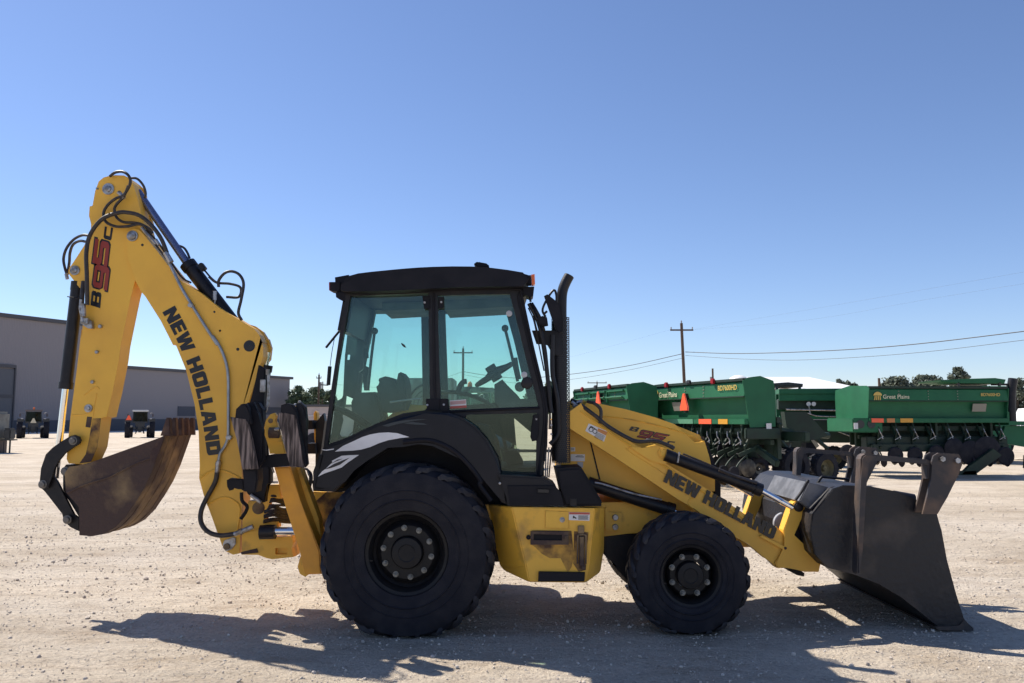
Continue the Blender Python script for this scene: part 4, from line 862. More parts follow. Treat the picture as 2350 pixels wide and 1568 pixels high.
# back wall by the ears
q = [PV('b',a,b,DK) for a,b in [(298,1285),(304,1110),(262,1068),(218,1018),(210,900)]]
for k in range(len(q)-1):
    a, b = q[k], q[k+1]; dd = Vector((.02,0,0))
    vs0 = [bm.verts.new(p+Vector((0,.02,0))) for p in (a,b,b+dd,a+dd)]; vs1 = [bm.verts.new(p+Vector((0,WK-.02,0))) for p in (a,b,b+dd,a+dd)]
    for j in range(4): bm.faces.new((vs0[j], vs0[(j+1)%4], vs1[(j+1)%4], vs1[j]))
for k in range(3):                                                # wear strips on the outside of the shell
    yy = DK+.12+k*(WK-.24)/2
    add_tube(bm, [Vector((p.x, yy, p.z)) for p in pts[:-1]], .004, 6, 2)
bk = link('digging_bucket', bm, [RUST], BH, 'auto')
tube('weld_ridge', 'b', [(800,770),(740,805),(660,835),(590,870),(480,925),(380,955),(300,985),(225,1022)], DK-.003, .010, RUST, bk, 6)
plate('side_cutter', 'b', [(836,662),(800,760),(770,840),(735,810),(755,740),(795,680)], DK-.012, DK, RUSTD, bk)
for k in range(5):
    y0 = DK+.0+k*(WK-.07)/4
    a, b, c, d = PV('b',843,552,DK), PV('b',862,552,DK), PV('b',868,668,DK), PV('b',804,665,DK)
    bm = bmesh.new(); add_poly(bm, [Vector((p.x, y0+.0, p.z)) for p in (a,b,c,d)], .055, (), .006)
    link('bucket_tooth', bm, RUSTD, bk)
# ---- swing frame, hoses and stabiliser
bm = bmesh.new()
add_poly(bm, [PV('c',a,b,7.42) for a,b in [(385,1140),(430,1000),(545,1000),(560,890),(650,885),(665,985),(578,985),(540,1150),(640,1150),(645,1190),(500,1210),(385,1232)]], .10, (), .008)
add_poly(bm, [PV('c',a,b,7.40) for a,b in [(383,1236),(508,1203),(520,1262),(740,1253),(750,1300),(738,1340),(750,1402),(600,1418),(560,1410),(500,1387),(383,1385)]], .16, [[PV('c',a,b,7.40) for a,b in [(622,1338),(712,1338),(706,1384),(622,1384)]]])
add_poly(bm, [PV('c',a,b,7.62) for a,b in [(560,1262),(740,1262),(760,1400),(560,1410)]], .2, (), .01)
link('swing_frame', bm, YEL2, BH)
disc('pivot_pin', 'c', 502, 1052, 7.42, .045, .012, RUST, BH, ring=.055)
plate('frame_slot', 'c', [(372,1368),(490,1340),(500,1372),(380,1384)], 7.39, 7.41, RUST, BH)
plate('bracket_web', 'c', [(618,1334),(716,1334),(710,1388),(618,1388)], 7.44, 7.5, YEL2, BH, bev=0)  # added backing plate that hides the sunlit glow inside the bracket opening
cyl('swing_cylinder', PV('c',515,1225,7.34), PV('c',622,1222,7.34), .062, BLKM, BH)
cyl('swing_cylinder_rod', PV('c',620,1217,7.34), PV('c',760,1217,7.34), .035, CHROME, BH)
bm = bmesh.new()
for k in range(14):
    z = 985+k*13; add_tube(bm, [PV('c',555-k*1.5,z+random.uniform(-8,8),7.5-.01*k), PV('c',610,z-12+random.uniform(-12,12),7.42), PV('c',690,z+random.uniform(-5,12),7.5), PV('c',800,z+5,7.6)], .012, 6)
link('hose_bundle', bm, HOSE, BH, 'auto')
bm = bmesh.new()
add_poly(bm, [PV('c',a,b,7.2) for a,b in [(455,290),(500,300),(530,350),(540,500),(550,760),(585,765),(585,870),(550,890),(545,1010),(500,1020),(420,950),(395,880),(385,775),(400,700),(420,420),(430,330)]], .10, (), .012)
add_poly(bm, [PV('c',a,b,7.35) for a,b in [(500,30),(552,60),(540,290),(545,500),(430,330),(470,180)]], .06, (), .01)
add_poly(bm, [PV('c',a,b,7.05) for a,b in [(272,855),(300,838),(395,848),(400,935),(360,910),(325,900),(308,925),(290,930),(275,900)]], .06, (), .01)
add_tube(bm, [PV('c',380,940,7.3), PV('c',385,1000,7.3), PV('c',420,1040,7.3), PV('c',410,1080,7.3), PV('c',375,1130,7.3)], .016, 8)
link('swing_post_cover', bm, BLK, BH)
cyl('grease_fitting', PV('c',445,958,7.18), PV('c',520,1012,7.18), .016, STEEL, BH)
bm = bmesh.new()
add_tube(bm, [PV('c',569,90,7.3), PV('c',570,200,7.3), PV('c',565,330,7.3), PV('c',555,370,7.3)], .007, 6); add_tube(bm, [PV('c',578,90,7.3), PV('c',580,200,7.3), PV('c',577,300,7.3), PV('c',562,340,7.3)], .006, 6)
add_cyl(bm, PV('c',568,62,7.3), PV('c',568,100,7.3), .018, n=10); add_box(bm, PV('c',532,180,7.3), (.045,.02,.11), None, .003)
link('pressure_pipes', bm, STEEL, BH, 'auto')
# stabilisers (near one fully seen, far one peeping past the cab)
leg = plate('stabiliser_leg', 'c', [(612,762),(727,755),(800,1000),(940,1362),(950,1525),(832,1527),(790,1340),(700,1060)], 6.80, 7.0, ORG, BH, bev=.01)
plate('leg_guide', 'c', [(720,755),(795,760),(930,1130),(960,1350),(930,1350)], 6.98, 7.12, YEL2, leg)
plate('leg_foot', 'c', [(780,1470),(800,1400),(860,1420),(862,1525),(835,1545),(795,1522)], 7.0, 7.12, YEL2, leg)
plate('leg_head', 'c', [(553,422),(585,382),(618,372),(628,392),(610,432),(632,440),(642,488),(690,640),(690,665),(580,665),(568,600),(540,520),(540,480)], 6.92, 6.98, YEL, leg, bev=.008)
plate('head_step', 'c', [(575,545),(660,548),(672,578),(578,582)], 6.90, 6.925, YEL2, leg)
cyl('head_pin', PV('c',580,515,6.9), PV('c',650,515,6.9), .045, RUST, leg)
disc('pin', 'c', 588, 430, 6.92, .02, .004, RUST, leg)
plate('leg_cross_bar', 'c', [(500,690),(600,668),(725,665),(735,752),(610,762),(500,762)], 6.7, 6.8, BLK, leg, bev=.01)
def street_pad(pts, dome, D):
    o = plate('foot_pad', 'c', pts, D, D+.05, WOOD, leg, bev=.006)
    # laminations
    plate('pad_cap', 'c', dome, D+.005, D+.07, BLK, leg, bev=.02, smooth='auto')
    return o
street_pad([(298,402),(330,408),(415,413),(450,560),(493,775),(385,777),(345,560),(320,450)], [(330,412),(338,345),(375,310),(410,305),(432,335),(440,400),(450,450),(425,452),(415,418)], 6.52)
street_pad([(640,372),(690,368),(765,385),(795,560),(826,765),(725,757),(690,620),(655,470)], [(655,385),(660,318),(700,303),(740,312),(768,345),(780,400),(800,520),(840,740),(820,755),(790,560),(762,400)], 6.52)
plate('pad_holder', 'c', [(415,300),(465,295),(500,380),(530,500),(545,700),(500,770),(480,700),(430,430)], 6.62, 6.68, BLK, leg, bev=.02)
plate('pad_holder', 'c', [(765,310),(800,296),(835,330),(842,420),(835,600),(850,740),(828,765),(800,700),(770,500)], 6.62, 6.70, BLKM, leg, bev=.02)
plate('foot_bracket', 'c', [(385,777),(490,775),(495,850),(480,940),(400,935)], 6.56, 6.72, BLK, leg, bev=.01)
bm = bmesh.new()
for k in range(3): add_tube(bm, [PV('c',825+10*k,770,7.15), PV('c',860+9*k,790+8*k,7.12), PV('c',868+7*k,860,7.1), PV('c',850+8*k,930,7.12), PV('c',880+5*k,1010,7.15)], .008, 6)
link('thin_hose', bm, HOSE, BH, 'auto')
bm = bmesh.new()
for a, b in (((600,765),(612,800)),((598,868),(640,868)),((850,780),(862,820)),((868,905),(876,935))): add_cyl(bm, PV('c',*a,7.08), PV('c',*b,7.08), .008, n=8)
for u, w in ((795,298),(765,318),(820,455),(640,490),(628,490)): add_lathe(bm, [(.001,-.02),(.012,-.014),(.016,0),(.001,.01)], PV('c',u,w,6.86), 'Y', 10, 0, False)
link('bright_fittings', bm, STEEL, BH, 'auto')
leg2 = plate('stabiliser_leg', 'c', [(893,380),(905,358),(918,372),(922,470),(940,560),(935,640),(915,655),(900,560),(898,470)], 8.60, 8.72, YEL, BH, bev=.01)
plate('leg_tube', 'c', [(910,440),(965,375),(975,430),(945,660),(930,1000),(905,1000)], 8.5, 8.6, BLKM, leg2)
plate('pad_holder', 'c', [(842,425),(885,425),(890,490),(845,492)], 8.4, 8.6, BLK, leg2)
plate('leg_foot', 'c', [(845,590),(905,590),(910,665),(845,665)], 8.4, 8.6, BLK, leg2)
# ---- chassis
bm = bmesh.new()
add_poly(bm, [PV('c',a,b,7.25) for a,b in [(880,938),(1150,935),(1400,938),(1400,1300),(960,1300),(905,1120)]], 1.0, (), .01)
add_poly(bm, [PV('f',a,b,7.3) for a,b in [(60,700),(300,720),(760,700),(1230,690),(1235,735),(1180,760),(1060,800),(960,870),(745,882),(300,1000),(60,950)]], .9, (), .01)
ch = link('chassis', bm, YEL2, BH)
for v, pts, D in (('f',[(745,735),(755,728),(765,755),(840,757),(838,858),(760,860),(748,850)],7.27),):
    plate('bolt_plate', v, pts, D, D+.03, YEL2, ch)
for w in (783, 836): disc('bolt', 'f', 803, w, 7.27, .026, .02, STEEL, ch)
bm = bmesh.new()
ax = P(1585,1311,7.2); add_cyl(bm, (HF.x, 7.0, ZF), (HF.x, 8.5, ZF), .09, n=20); add_box(bm, (HF.x-.12, 7.75, ZF+.18), (.7, .6, .35), None, .03)
link('front_axle', bm, BLKM, BH, 'auto'); bm = bmesh.new(); add_cyl(bm, (HR.x, 7.05, ZR), (HR.x, 8.5, ZR), .15, n=24); add_box(bm, (HR.x+.2, 7.75, ZR+.05), (1.2, .7, .5), None, .03)
link('rear_axle', bm, BLKM, BH, 'auto'); bm = bmesh.new()
add_poly(bm, [PV('f',a,b,7.35) for a,b in [(735,870),(935,865),(880,1000),(905,1165),(800,1060),(755,985),(735,985)]], .5, (), .02)
link('front_drive_shaft', bm, BLKM, BH, 'auto')
plate('rear_frame_slot', 'e', [(200,378),(330,378),(260,500),(190,640),(150,560),(118,450)], 7.20, 7.245, YELR, ch)
# ---- fuel tank and steps
Dn, Db = 6.68, 7.0
ft = [(228,726),(690,732),(655,1075),(636,1143),(325,1140),(306,1050)]
bk_ = [(78,712),(748,760),(742,960),(722,1085),(640,1147),(186,1078),(160,1050),(148,800)]
bm = bmesh.new(); fr = [bm.verts.new(PV('f',a,b,Dn)) for a,b in ft]
lf = [bm.verts.new(PV('f',a,b,Db)) for a,b in [(90,712),(160,1050),(186,1078)]]
rt = [bm.verts.new(PV('f',a,b,Db)) for a,b in [(745,725),(742,960),(722,1085)]]
bb = [bm.verts.new(PV('f',a,b,Db)) for a,b in [(325,1142),(640,1145)]]
bm.faces.new(fr)
bm.faces.new((fr[0], fr[5], lf[1], lf[0])); bm.faces.new((fr[5], fr[4], lf[2], lf[1]))
bm.faces.new((fr[4], bb[0], lf[2])); bm.faces.new((fr[3], bb[1], bb[0], fr[4]))
bm.faces.new((fr[1], rt[0], rt[1], fr[2])); bm.faces.new((fr[2], rt[1], rt[2], fr[3])); bm.faces.new((fr[3], rt[2], bb[1]))
bm.faces.new((fr[0], lf[0], rt[0], fr[1]))
bm.faces.new((lf[0], lf[1], lf[2], bb[0], bb[1], rt[2], rt[1], rt[0]))
bmesh.ops.recalc_face_normals(bm, faces=bm.faces[:]); bmesh.ops.bevel(bm, geom=bm.edges[:], offset=.008, segments=2, affect='EDGES')
tank = link('fuel_tank', bm, YEL2, BH)
plate('side_gusset', 'f', [(80,712),(160,715),(205,945),(150,955)], 6.98, 7.05, YELR, tank)
plate('filler_hatch', 'f', [(414,746),(546,750),(546,846),(414,842)], Dn-.006, Dn, YEL, tank)
disc('hatch_lock', 'f', 509, 796, Dn-.006, .014, .014, STEEL, tank, ring=.021)
plate('dirt_stained_panel', 'f', [(340,855),(560,858),(575,1000),(560,1060),(540,1090),(500,1010),(440,1010),(395,985),(360,950),(332,930)], Dn-.002, Dn, YELR, tank, bev=0)
plate('dirt_stained_panel', 'f', [(575,860),(655,866),(640,1075),(600,1085),(570,1040)], Dn-.003, Dn, YELR, tank, bev=0)
def slot(nm, pts, inn, m=BLK):
    bm = bmesh.new(); add_poly(bm, [PV('f',a,b,Dn-.03) for a,b in pts], .03, [[PV('f',a,b,Dn-.03) for a,b in inn]])
    o = link(nm, bm, RUST if nm == 'step_frame' else m, tank); return o
slot('step_frame', [(333,862),(545,862),(545,935),(333,935)], [(350,876),(508,880),(508,912),(350,910)])
plate('step_tread', 'f', [(350,876),(508,880),(508,912),(350,910)], Dn-.012, Dn-.004, BLK, tank, bev=0)
disc('step_bolt', 'f', 321, 893, Dn, .018, .02, BLK, tank); disc('step_bolt', 'f', 532, 893, Dn-.03, .016, .02, RUST, tank)
bm = bmesh.new(); add_tube(bm, [PV('f',a,b,Dn-.03) for a,b in [(593,1040),(594,960),(596,882),(618,878),(640,882),(640,960),(640,1040)]], .007, 6, 1); add_box(bm, PV('f',613,850,Dn-.015), (.05,.03,.06), None, .004); add_cyl(bm, PV('f',617,890,Dn-.015), PV('f',617,1050,Dn-.015), .022, n=10)
add_box(bm, PV('f',625,1062,Dn-.015), (.03,.03,.03), None, .004)
link('door_latch', bm, RUST, tank, 'auto')
plate('lower_step', 'f', [(378,1086),(636,1090),(632,1140),(375,1140)], Dn-.035, Dn, BLK, tank)
plate('side_decal', 'f', [(546,754),(663,756),(660,802),(546,798)], Dn-.004, Dn-.001, DECW, tank, bev=0)
plate('decal_header', 'f', [(548,755),(662,757),(661,768),(548,766)], Dn-.0065, Dn-.004, DECRL, tank, bev=0)
bm = bmesh.new()
for k in range(5): add_poly(bm, [PV('f',a,b,Dn-.0065) for a,b in [(598,773+k*5),(654-3*(k%2),773+k*5),(654-3*(k%2),775+k*5),(598,775+k*5)]], .002)
add_poly(bm, [PV('f',a,b,Dn-.0065) for a,b in [(568,776),(572,774),(588,786),(586,792),(575,786),(568,790)]], .002)
link('decal_print', bm, DECK, tank)
# plastic step covers over the tank
bm = bmesh.new(); add_poly(bm, [PV('f',a,b,6.70) for a,b in [(150,545),(400,560),(470,600),(520,722),(225,720),(205,715),(190,620)]], .45, (), .015); sc = link('step_cover', bm, BLKG, BH)
plate('grip_panel', 'f', [(205,608),(465,606),(500,640),(520,718),(218,714)], 6.675, 6.70, BLK, sc)
plate('grip_recess', 'f', [(370,624),(438,626),(436,650),(370,648)], 6.668, 6.675, DECK, sc)
plate('battery_box', 'f', [(475,512),(615,503),(728,690),(728,722),(522,722),(500,620)], 6.72, 7.2, BLK, BH, bev=.02)
disc('screw', 'f', 162, 594, 6.70, .01, .004, STEEL, sc)
plate('cap_mark', 'f', [(553,680),(590,680),(590,722),(553,722)], 6.71, 6.72, BLKM, sc)
# ---- hood
hood_pts = [('h',-60,600),('h',60,552),('h',180,546),('h',230,560),('h',420,602),('h',610,642),('h',900,722),('h',1100,792),('h',1372,902),('h',1398,965),('h',1440,1100),('h',1470,1230),('h',1500,1345),('h',1500,1460),('f',1340,640),('f',1230,690),('f',1040,700),('f',640,640),('f',500,560),('f',500,300)]
bm = bmesh.new(); add_poly(bm, [PV(*p,7.33) for p in hood_pts], .98, (), 0)
bm.faces.ensure_lookup_table()
es = [e for e in bm.edges if all(v.co.y < 7.34 or 1 for v in e.verts) and abs(e.verts[0].co.y-e.verts[1].co.y) < .01 and min(v.co.z for v in e.verts) > 1.35]
bmesh.ops.bevel(bm, geom=es, offset=.085, segments=5, affect='EDGES', clamp_overlap=False)
hood = link('hood', bm, YEL, BH, 'auto')
tube('crease_line', 'h', [(330,706),(400,712),(520,722),(640,740),(860,785),(1100,848),(1250,900),(1392,962)], 7.327, .006, YEL2, hood, 6)
plate('panel_gap', 'h', [(248,955),(262,958),(358,1345),(344,1345)], 7.322, 7.33, BLK, hood, bev=0)
pplate('front_grille', [('h',1392,915),('h',1430,980),('h',1480,1120),('h',1530,1300),('h',1560,1400),('h',1560,1568),('h',1500,1568),('h',1504,1345),('h',1472,1230),('h',1440,1100),('h',1402,965)], 7.36, 8.28, BLK, BH, bev=.01)
q = quadmap(px('h',640,852), px('h',722,870), px('h',668,812), px('h',750,826)); letters('lettering', 'B', q, 7.326, DECK, hood)
q = quadmap(px('h',726,918), px('h',958,962), px('h',772,846), px('h',1045,900)); letters('lettering', '95', q, 7.326, DECK, hood, grow=.05); letters('lettering', '95', q, 7.323, DECR, hood, grow=-.03)
q = quadmap(px('h',1010,1002), px('h',1080,1012), px('h',1032,958), px('h',1104,966)); letters('lettering', 'C', q, 7.326, DECK, hood)
for pts, m_ in (([(60,1022),(104,1022),(104,1062),(60,1064)], DECW), ([(60,1090),(202,1092),(200,1162),(60,1160)], DECW), ([(128,1168),(184,1170),(182,1226),(128,1224)], SILV)):
    plate('label', 'h', pts, 7.324, 7.329, m_, hood, bev=0)
bm = bmesh.new()
add_poly(bm, [PV('h',a,b,7.321) for a,b in [(108,1113),(192,1115),(192,1122),(108,1120)]], .002); add_poly(bm, [PV('h',a,b,7.321) for a,b in [(120,1102),(180,1103),(180,1107),(120,1106)]], .002)
for k in range(3): add_poly(bm, [PV('h',a,b,7.321) for a,b in [(68+10*k,1030),(72+10*k,1030),(72+10*k,1052),(68+10*k,1052)]], .002)
link('label_print', bm, DECK, hood)
# ---- loader arms
arm_pts = [('h',0,600),('h',60,700),('h',140,600),('h',165,580),('h',190,640),('f',750,272),('f',900,372),('f',1100,492),('f',1340,642),('f',1560,790),('f',1655,850),('g',160,690),('g',215,742),('g',235,830),('g',215,870),('g',160,965),('g',110,915),('f',1650,1012),('f',1540,930),('f',1400,852),('f',1240,733),('f',1150,682),('f',850,482),('f',555,292),('f',480,240)]
arm_pts = [p for p in arm_pts if p not in (('h',0,600),('h',60,700))]
DA = 7.10
arm = pplate('loader_arm', arm_pts, DA, DA+.13, YEL, BH, bev=.01)
tube('arm_flange', 'f', [(612,192),(760,300),(900,392),(1100,512),(1340,672),(1560,815),(1640,868)], DA-.001, .011, YEL, arm, 6)
tube('arm_weld', 'f', [(880,395),(875,402),(880,415),(1100,555),(1200,615)], DA-.001, .004, YEL2, arm, 6)
tube('arm_weld', 'f', [(1235,733),(1212,712),(1214,685),(1232,676)], DA-.001, .006, YEL2, arm, 6)
q = quadmap((1523,1105.5),(1774,1238.5),(1535,1077.5),(1784,1211)); letters('lettering', 'NEW HOLLAND', q, DA-.016, DECK, arm, gap=.08, th=.014, grow=.015)
plate('cylinder_lug', 'f', [(880,392),(948,392),(940,404),(1030,380),(1085,402),(1110,430),(1095,470),(1085,492),(1000,470)], DA-.02, DA+.10, YEL, arm, bev=.006)
disc('pivot_pin', 'f', 1070, 425, DA-.02, .030, .02, YEL2, arm, ring=.046)
arm2 = arm.copy(); S.collection.objects.link(arm2); arm2.location = arm.location + Vector((0, 1.14, 0)); arm2.name = 'loader_arm'
# warning label on the arm
o = plate('warning_label', 'h', [(240,784),(428,862),(392,966),(206,858)], DA-.004, DA-.001, DECW, arm, bev=0)
plate('label_header', 'h', [(335,832),(428,870),(412,905),(325,860)], DA-.0065, DA-.004, DECO, arm, bev=0)
bm = bmesh.new()
for k in range(6): add_poly(bm, [PV('h',a,b,DA-.0065) for a,b in [(315-4*k,868+10*k),(400-4*k,910+9*k),(399-4*k,913+9*k),(314-4*k,871+10*k)]], .002)
for k in range(2): add_lathe(bm, [(.015,0),(.020,0),(.020,-.002),(.015,-.002)], PV('h',262+40*k,845+18*k,DA-.004), 'Y', 14, 0, False)
add_tube(bm, [PV('h',240,845,DA-.005), PV('h',262,815,DA-.005), PV('h',290,830,DA-.005), PV('h',320,850,DA-.005)], .004, 4)
link('label_print', bm, DECK, arm)
# tilt and lift cylinders
o = TC = cylinder('tilt_cylinder', 'f', (1092,440), 'f', (1606,630), .050, 'g', (262,560), .026, DA-.02, CHROME)
for a, b in (((1160,420),(1150,480)),): cyl('cylinder_strap', PV('f',*a,7.0), PV('f',*b,7.0), .008, STEEL, o)
tube('cylinder_pipe', 'f', [(1180,430,7.02),(1300,480,7.02),(1400,525,7.02),(1500,565,7.02),(1575,590,7.02)], 7.02, .008, HOSE, o)
tube('cylinder_guard', 'f', [(1380,518,7.04),(1450,548,7.04),(1520,570,7.04),(1590,592,7.04)], 7.02, .016, TAN_EDGE, o)
cylinder('lift_cylinder', 'f', (665,598), 'f', (1120,745), .056, 'f', (1400,830), .028, 7.22, CHROME)
tube('cylinder_pipe', 'f', [(690,590,7.12),(740,600,7.12),(900,650,7.12),(1060,685,7.12)], 7.12, .009, STEEL, BH)
for pts, r in (([(600,150,7.2),(640,180,7.1),(700,225,7.08),(760,275,7.06),(860,335,7.05),(930,362,7.05),(1020,358,7.05),(1090,380,7.05),(1130,400,7.05)], .017), ([(650,140,7.15),(690,152,7.1),(722,185,7.08),(722,235,7.08),(718,262,7.08)], .015),
               ([(560,130,7.3),(600,150,7.25),(640,190,7.15)], .016), ([(560,150,7.3),(590,165,7.25),(640,215,7.12)], .014)):
    tube('hydraulic_hose', 'f', pts, 7.1, r, HOSE, BH)
bm = bmesh.new()
for a, b in (((560,142),(600,170)),((570,160),(606,190)),((590,150),(622,135)),((975,355),(1030,362)),((735,262),(745,275))):
    bm = bmesh.new(); add_cyl(bm, PV('f',*a,7.2), PV('f',*b,7.2), .016, n=8); link('hose_fitting', bm, STEEL, BH, 'auto')
# ---- bucket lever, bracket
lv = plate('bucket_lever', 'g', [(256,565),(268,532),(298,516),(330,530),(352,562),(430,600),(520,640),(520,700),(380,655),(322,622),(268,745),(330,805),(420,850),(460,900),(440,990),(345,990),(290,975),(240,958),(165,965),(150,930),(215,820),(205,710),(243,600)], DA-.03, DA+.10, YEL, BH, bev=.008)
disc('pivot_pin', 'g', 302, 556, DA-.03, .032, .03, BLKM, lv, ring=.04)
plate('lever_plate', 'g', [(322,626),(400,665),(420,740),(400,820),(335,806),(270,745)], DA+.02, DA+.05, BLK, lv)
disc('bolt', 'g', 343, 655, DA+.02, .02, .02, BLKM, lv); disc('bolt', 'g', 215, 831, DA-.03, .012, .008, RUST, lv)
plate('wear_strip', 'g', [(45,755),(60,745),(225,825),(228,838),(200,840)], DA-.035, DA-.01, YEL2, lv)
disc('hub_disc', 'g', 205, 665, 7.6, .10, .05, SILV, BH, 32)
plate('front_axle_guard', 'g', [(235,958),(300,965),(345,1000),(340,1022),(290,1010),(245,985)], 7.2, 7.5, BLK, BH)
t2 = TC.copy(); S.collection.objects.link(t2); t2.location = TC.location+Vector((0,1.14,0))
for c_ in TC.children:
    if c_.name.startswith('piston_rod'):
        c2 = c_.copy(); S.collection.objects.link(c2); c2.parent = t2
l2 = lv.copy(); S.collection.objects.link(l2); l2.location = lv.location+Vector((0,1.14,0))
# ---- loader bucket
DL, WL = 6.83, 2.0
side = [(478,372),(560,345),(760,352),(960,392),(1100,450),(1258,560),(1290,680),(1330,900),(1400,1160),(1450,1338),(1520,1412),(1522,1428),(1290,1422),(1130,1290),(1000,1180),(820,1080),(640,1010),(440,960),(345,860),(310,700),(330,560)]
bm = bmesh.new(); sd = [PV('m',a,b,DL) for a,b in side]
add_poly(bm, sd, .03, (), .006); add_poly(bm, [p+Vector((0,WL-.03,0)) for p in sd], .03, (), .006)
cen = PV('m',900,800,DL); idx = list(range(12, len(sd))) + [0,1,2,3,4,5]
for k in range(len(idx)-1):
    a, b = sd[idx[k]], sd[idx[k+1]]; ai, bi = a+(cen-a).normalized()*.02, b+(cen-b).normalized()*.02
    v0 = [bm.verts.new(p+Vector((0,.01,0))) for p in (a,b,bi,ai)]; v1 = [bm.verts.new(p+Vector((0,WL-.01,0))) for p in (a,b,bi,ai)]
    for j in range(4): bm.faces.new((v0[j], v0[(j+1)%4], v1[(j+1)%4], v1[j]))
lb = link('loader_bucket', bm, BKT, BH)
bm = bmesh.new(); a, b = PV('m',1290,1424,DL), PV('m',1530,1430,DL)
add_poly(bm, [PV('m',x,y,DL-.01) for x,y in [(1460,1350),(1530,1412),(1530,1432),(1270,1428),(1240,1400),(1420,1395)]], WL+.02, (), .004); link('cutting_edge', bm, TAN_EDGE, lb)
bm = bmesh.new()       # quick coupler hood on top of the bucket, its left slope lit by the sun
A = [PV('m',*p,6.95) for p in [(228,462),(298,322),(482,368),(600,385),(560,470),(400,560),(305,522)]]
add_poly(bm, A, .9, (), .008); cp = link('coupler_housing', bm, mat('grey_coupler_paint', (.16,.16,.17), .5, 0, (.09,.09,.095), 8, .05, 60), BH)
tube('coupler_rail', 'm', [(200,455,6.9),(250,385,6.9),(288,318,6.9),(300,316,6.9)], 6.9, .012, BLKM, cp)
tube('coupler_rail', 'm', [(310,522,6.9),(400,430,6.9),(460,372,6.9),(520,365,6.9)], 6.9, .014, BLKM, cp)
tube('coupler_rail', 'm', [(365,330,7.3),(395,285,7.3),(430,285,7.3),(600,300,7.3)], 7.3, .012, BLKM, cp)
cyl('coupler_pin', PV('m',930,425,7.3), PV('m',1080,452,7.3), .05, BLKM, cp)
# ---- pallet forks folded back over the bucket
def fork(D, dx, s):
    T = lambda a, b: PV('m', a, b, 6.66) + Vector((dx, D-6.66, 0))
    bm = bmesh.new()
    o1 = [(690,150),(700,125),(725,110),(900,126),(1190,152),(1190,192),(1000,172),(790,150),(748,160),(734,200),(726,400),(704,800),(688,1010),(662,1010),(676,600),(690,300)]
    add_poly(bm, [T(a,b) for a,b in o1], .115, (), .012)
    f = link('pallet_fork', bm, TAN_EDGE, BH)
    bm = bmesh.new()
    pl = [(1216,300),(1218,170),(1232,125),(1268,103),(1420,112),(1442,150),(1446,190),(1420,260),(1330,440),(1262,560),(1150,560),(1190,400)]
    add_poly(bm, [T(a,b) for a,b in pl], .025, (), .004); add_poly(bm, [T(a,b)+Vector((0,.13,0)) for a,b in pl], .025, (), .004)
    add_poly(bm, [T(a,b)+Vector((0,.026,0)) for a,b in [(1190,160),(1300,170),(1300,300),(1200,300)]], .1, (), .004)
    link('fork_carrier', bm, TAN_EDGE, f)
    for u, w in ((1292,148),(1405,160)):
        bm = bmesh.new(); c = T(u, w); add_cyl(bm, c, c+Vector((0,-.02,0)), .022, n=6); link('bolt', bm, STEEL, f)
    return f
fork(6.66, 0, 1); fork(8.16, .0, 1)
# ---- exhaust, guard, mirror
DX = 7.12
ex = [PV('d',u,w,DX) for u,w in [(1758,1410),(1758,1100),(1757,800),(1756,500),(1757,330),(1764,265),(1782,215),(1808,165)]]
bm = bmesh.new(); add_tube(bm, ex, .045, 20, 6); pipe = link('exhaust_pipe', bm, BLKM, BH, 'auto')
cyl('pipe_mouth', ex[-1]-(ex[-1]-ex[-2]).normalized()*.01, ex[-1]+(ex[-1]-ex[-2]).normalized()*.004, .038, DECK, pipe)
gm = bpy.data.materials.new('perforated_guard'); gm.use_nodes = True; n = gm.node_tree; b = n.nodes['Principled BSDF']
b.inputs['Base Color'].default_value = (.016,.016,.02,1); b.inputs['Roughness'].default_value = .5
def MN(op, *a):
    x = n.nodes.new('ShaderNodeMath'); x.operation = op
    for i, v in enumerate(a):
        if isinstance(v, (int, float)): x.inputs[i].default_value = v
        else: n.links.new(v, x.inputs[i])
    return x.outputs[0]
tc = n.nodes.new('ShaderNodeTexCoord'); sp = n.nodes.new('ShaderNodeSeparateXYZ'); n.links.new(tc.outputs['UV'], sp.inputs[0])
p_ = .0165
row = MN('FLOOR', MN('DIVIDE', sp.outputs[1], p_))
xo = MN('ADD', MN('DIVIDE', sp.outputs[0], p_), MN('MULTIPLY', MN('MODULO', row, 2.0), .5))
fx = MN('SUBTRACT', MN('FRACT', xo), .5); fy = MN('SUBTRACT', MN('FRACT', MN('DIVIDE', sp.outputs[1], p_)), .5)
rr = MN('SQRT', MN('ADD', MN('MULTIPLY', fx, fx), MN('MULTIPLY', fy, fy)))
n.links.new(MN('GREATER_THAN', rr, .30), b.inputs['Alpha'])
cyl('muffler', PV('d',1742,470,DX+.02), PV('d',1742,1400,DX+.02), .066, BLKM, pipe)
# U-shaped perforated guard round the pipe
g0, g1 = PV('d',1692,445,DX), PV('d',1814,1415,DX); xc = (g0.x+g1.x)/2; rg = (g1.x-g0.x)/2
bm = bmesh.new(); uv = bm.loops.layers.uv.new('UVMap')
pathg = [(xc-rg, DX+.12), (xc-rg, DX-.02)] + [(xc-rg*math.cos(R(a)), DX-.02-rg*.55*math.sin(R(a))) for a in range(15, 180, 15)] + [(xc+rg, DX-.02), (xc+rg, DX+.12)]
L = [0.]
for k in range(1, len(pathg)): L.append(L[-1]+math.dist(pathg[k], pathg[k-1]))
for k in range(len(pathg)-1):
    vs = [bm.verts.new((pathg[k][0], pathg[k][1], g1.z)), bm.verts.new((pathg[k+1][0], pathg[k+1][1], g1.z)), bm.verts.new((pathg[k+1][0], pathg[k+1][1], g0.z)), bm.verts.new((pathg[k][0], pathg[k][1], g0.z))]
    f = bm.faces.new(vs)
    for lp, (a, b_) in zip(f.loops, ((L[k],g1.z),(L[k+1],g1.z),(L[k+1],g0.z),(L[k],g0.z))): lp[uv].uv = (a, b_)
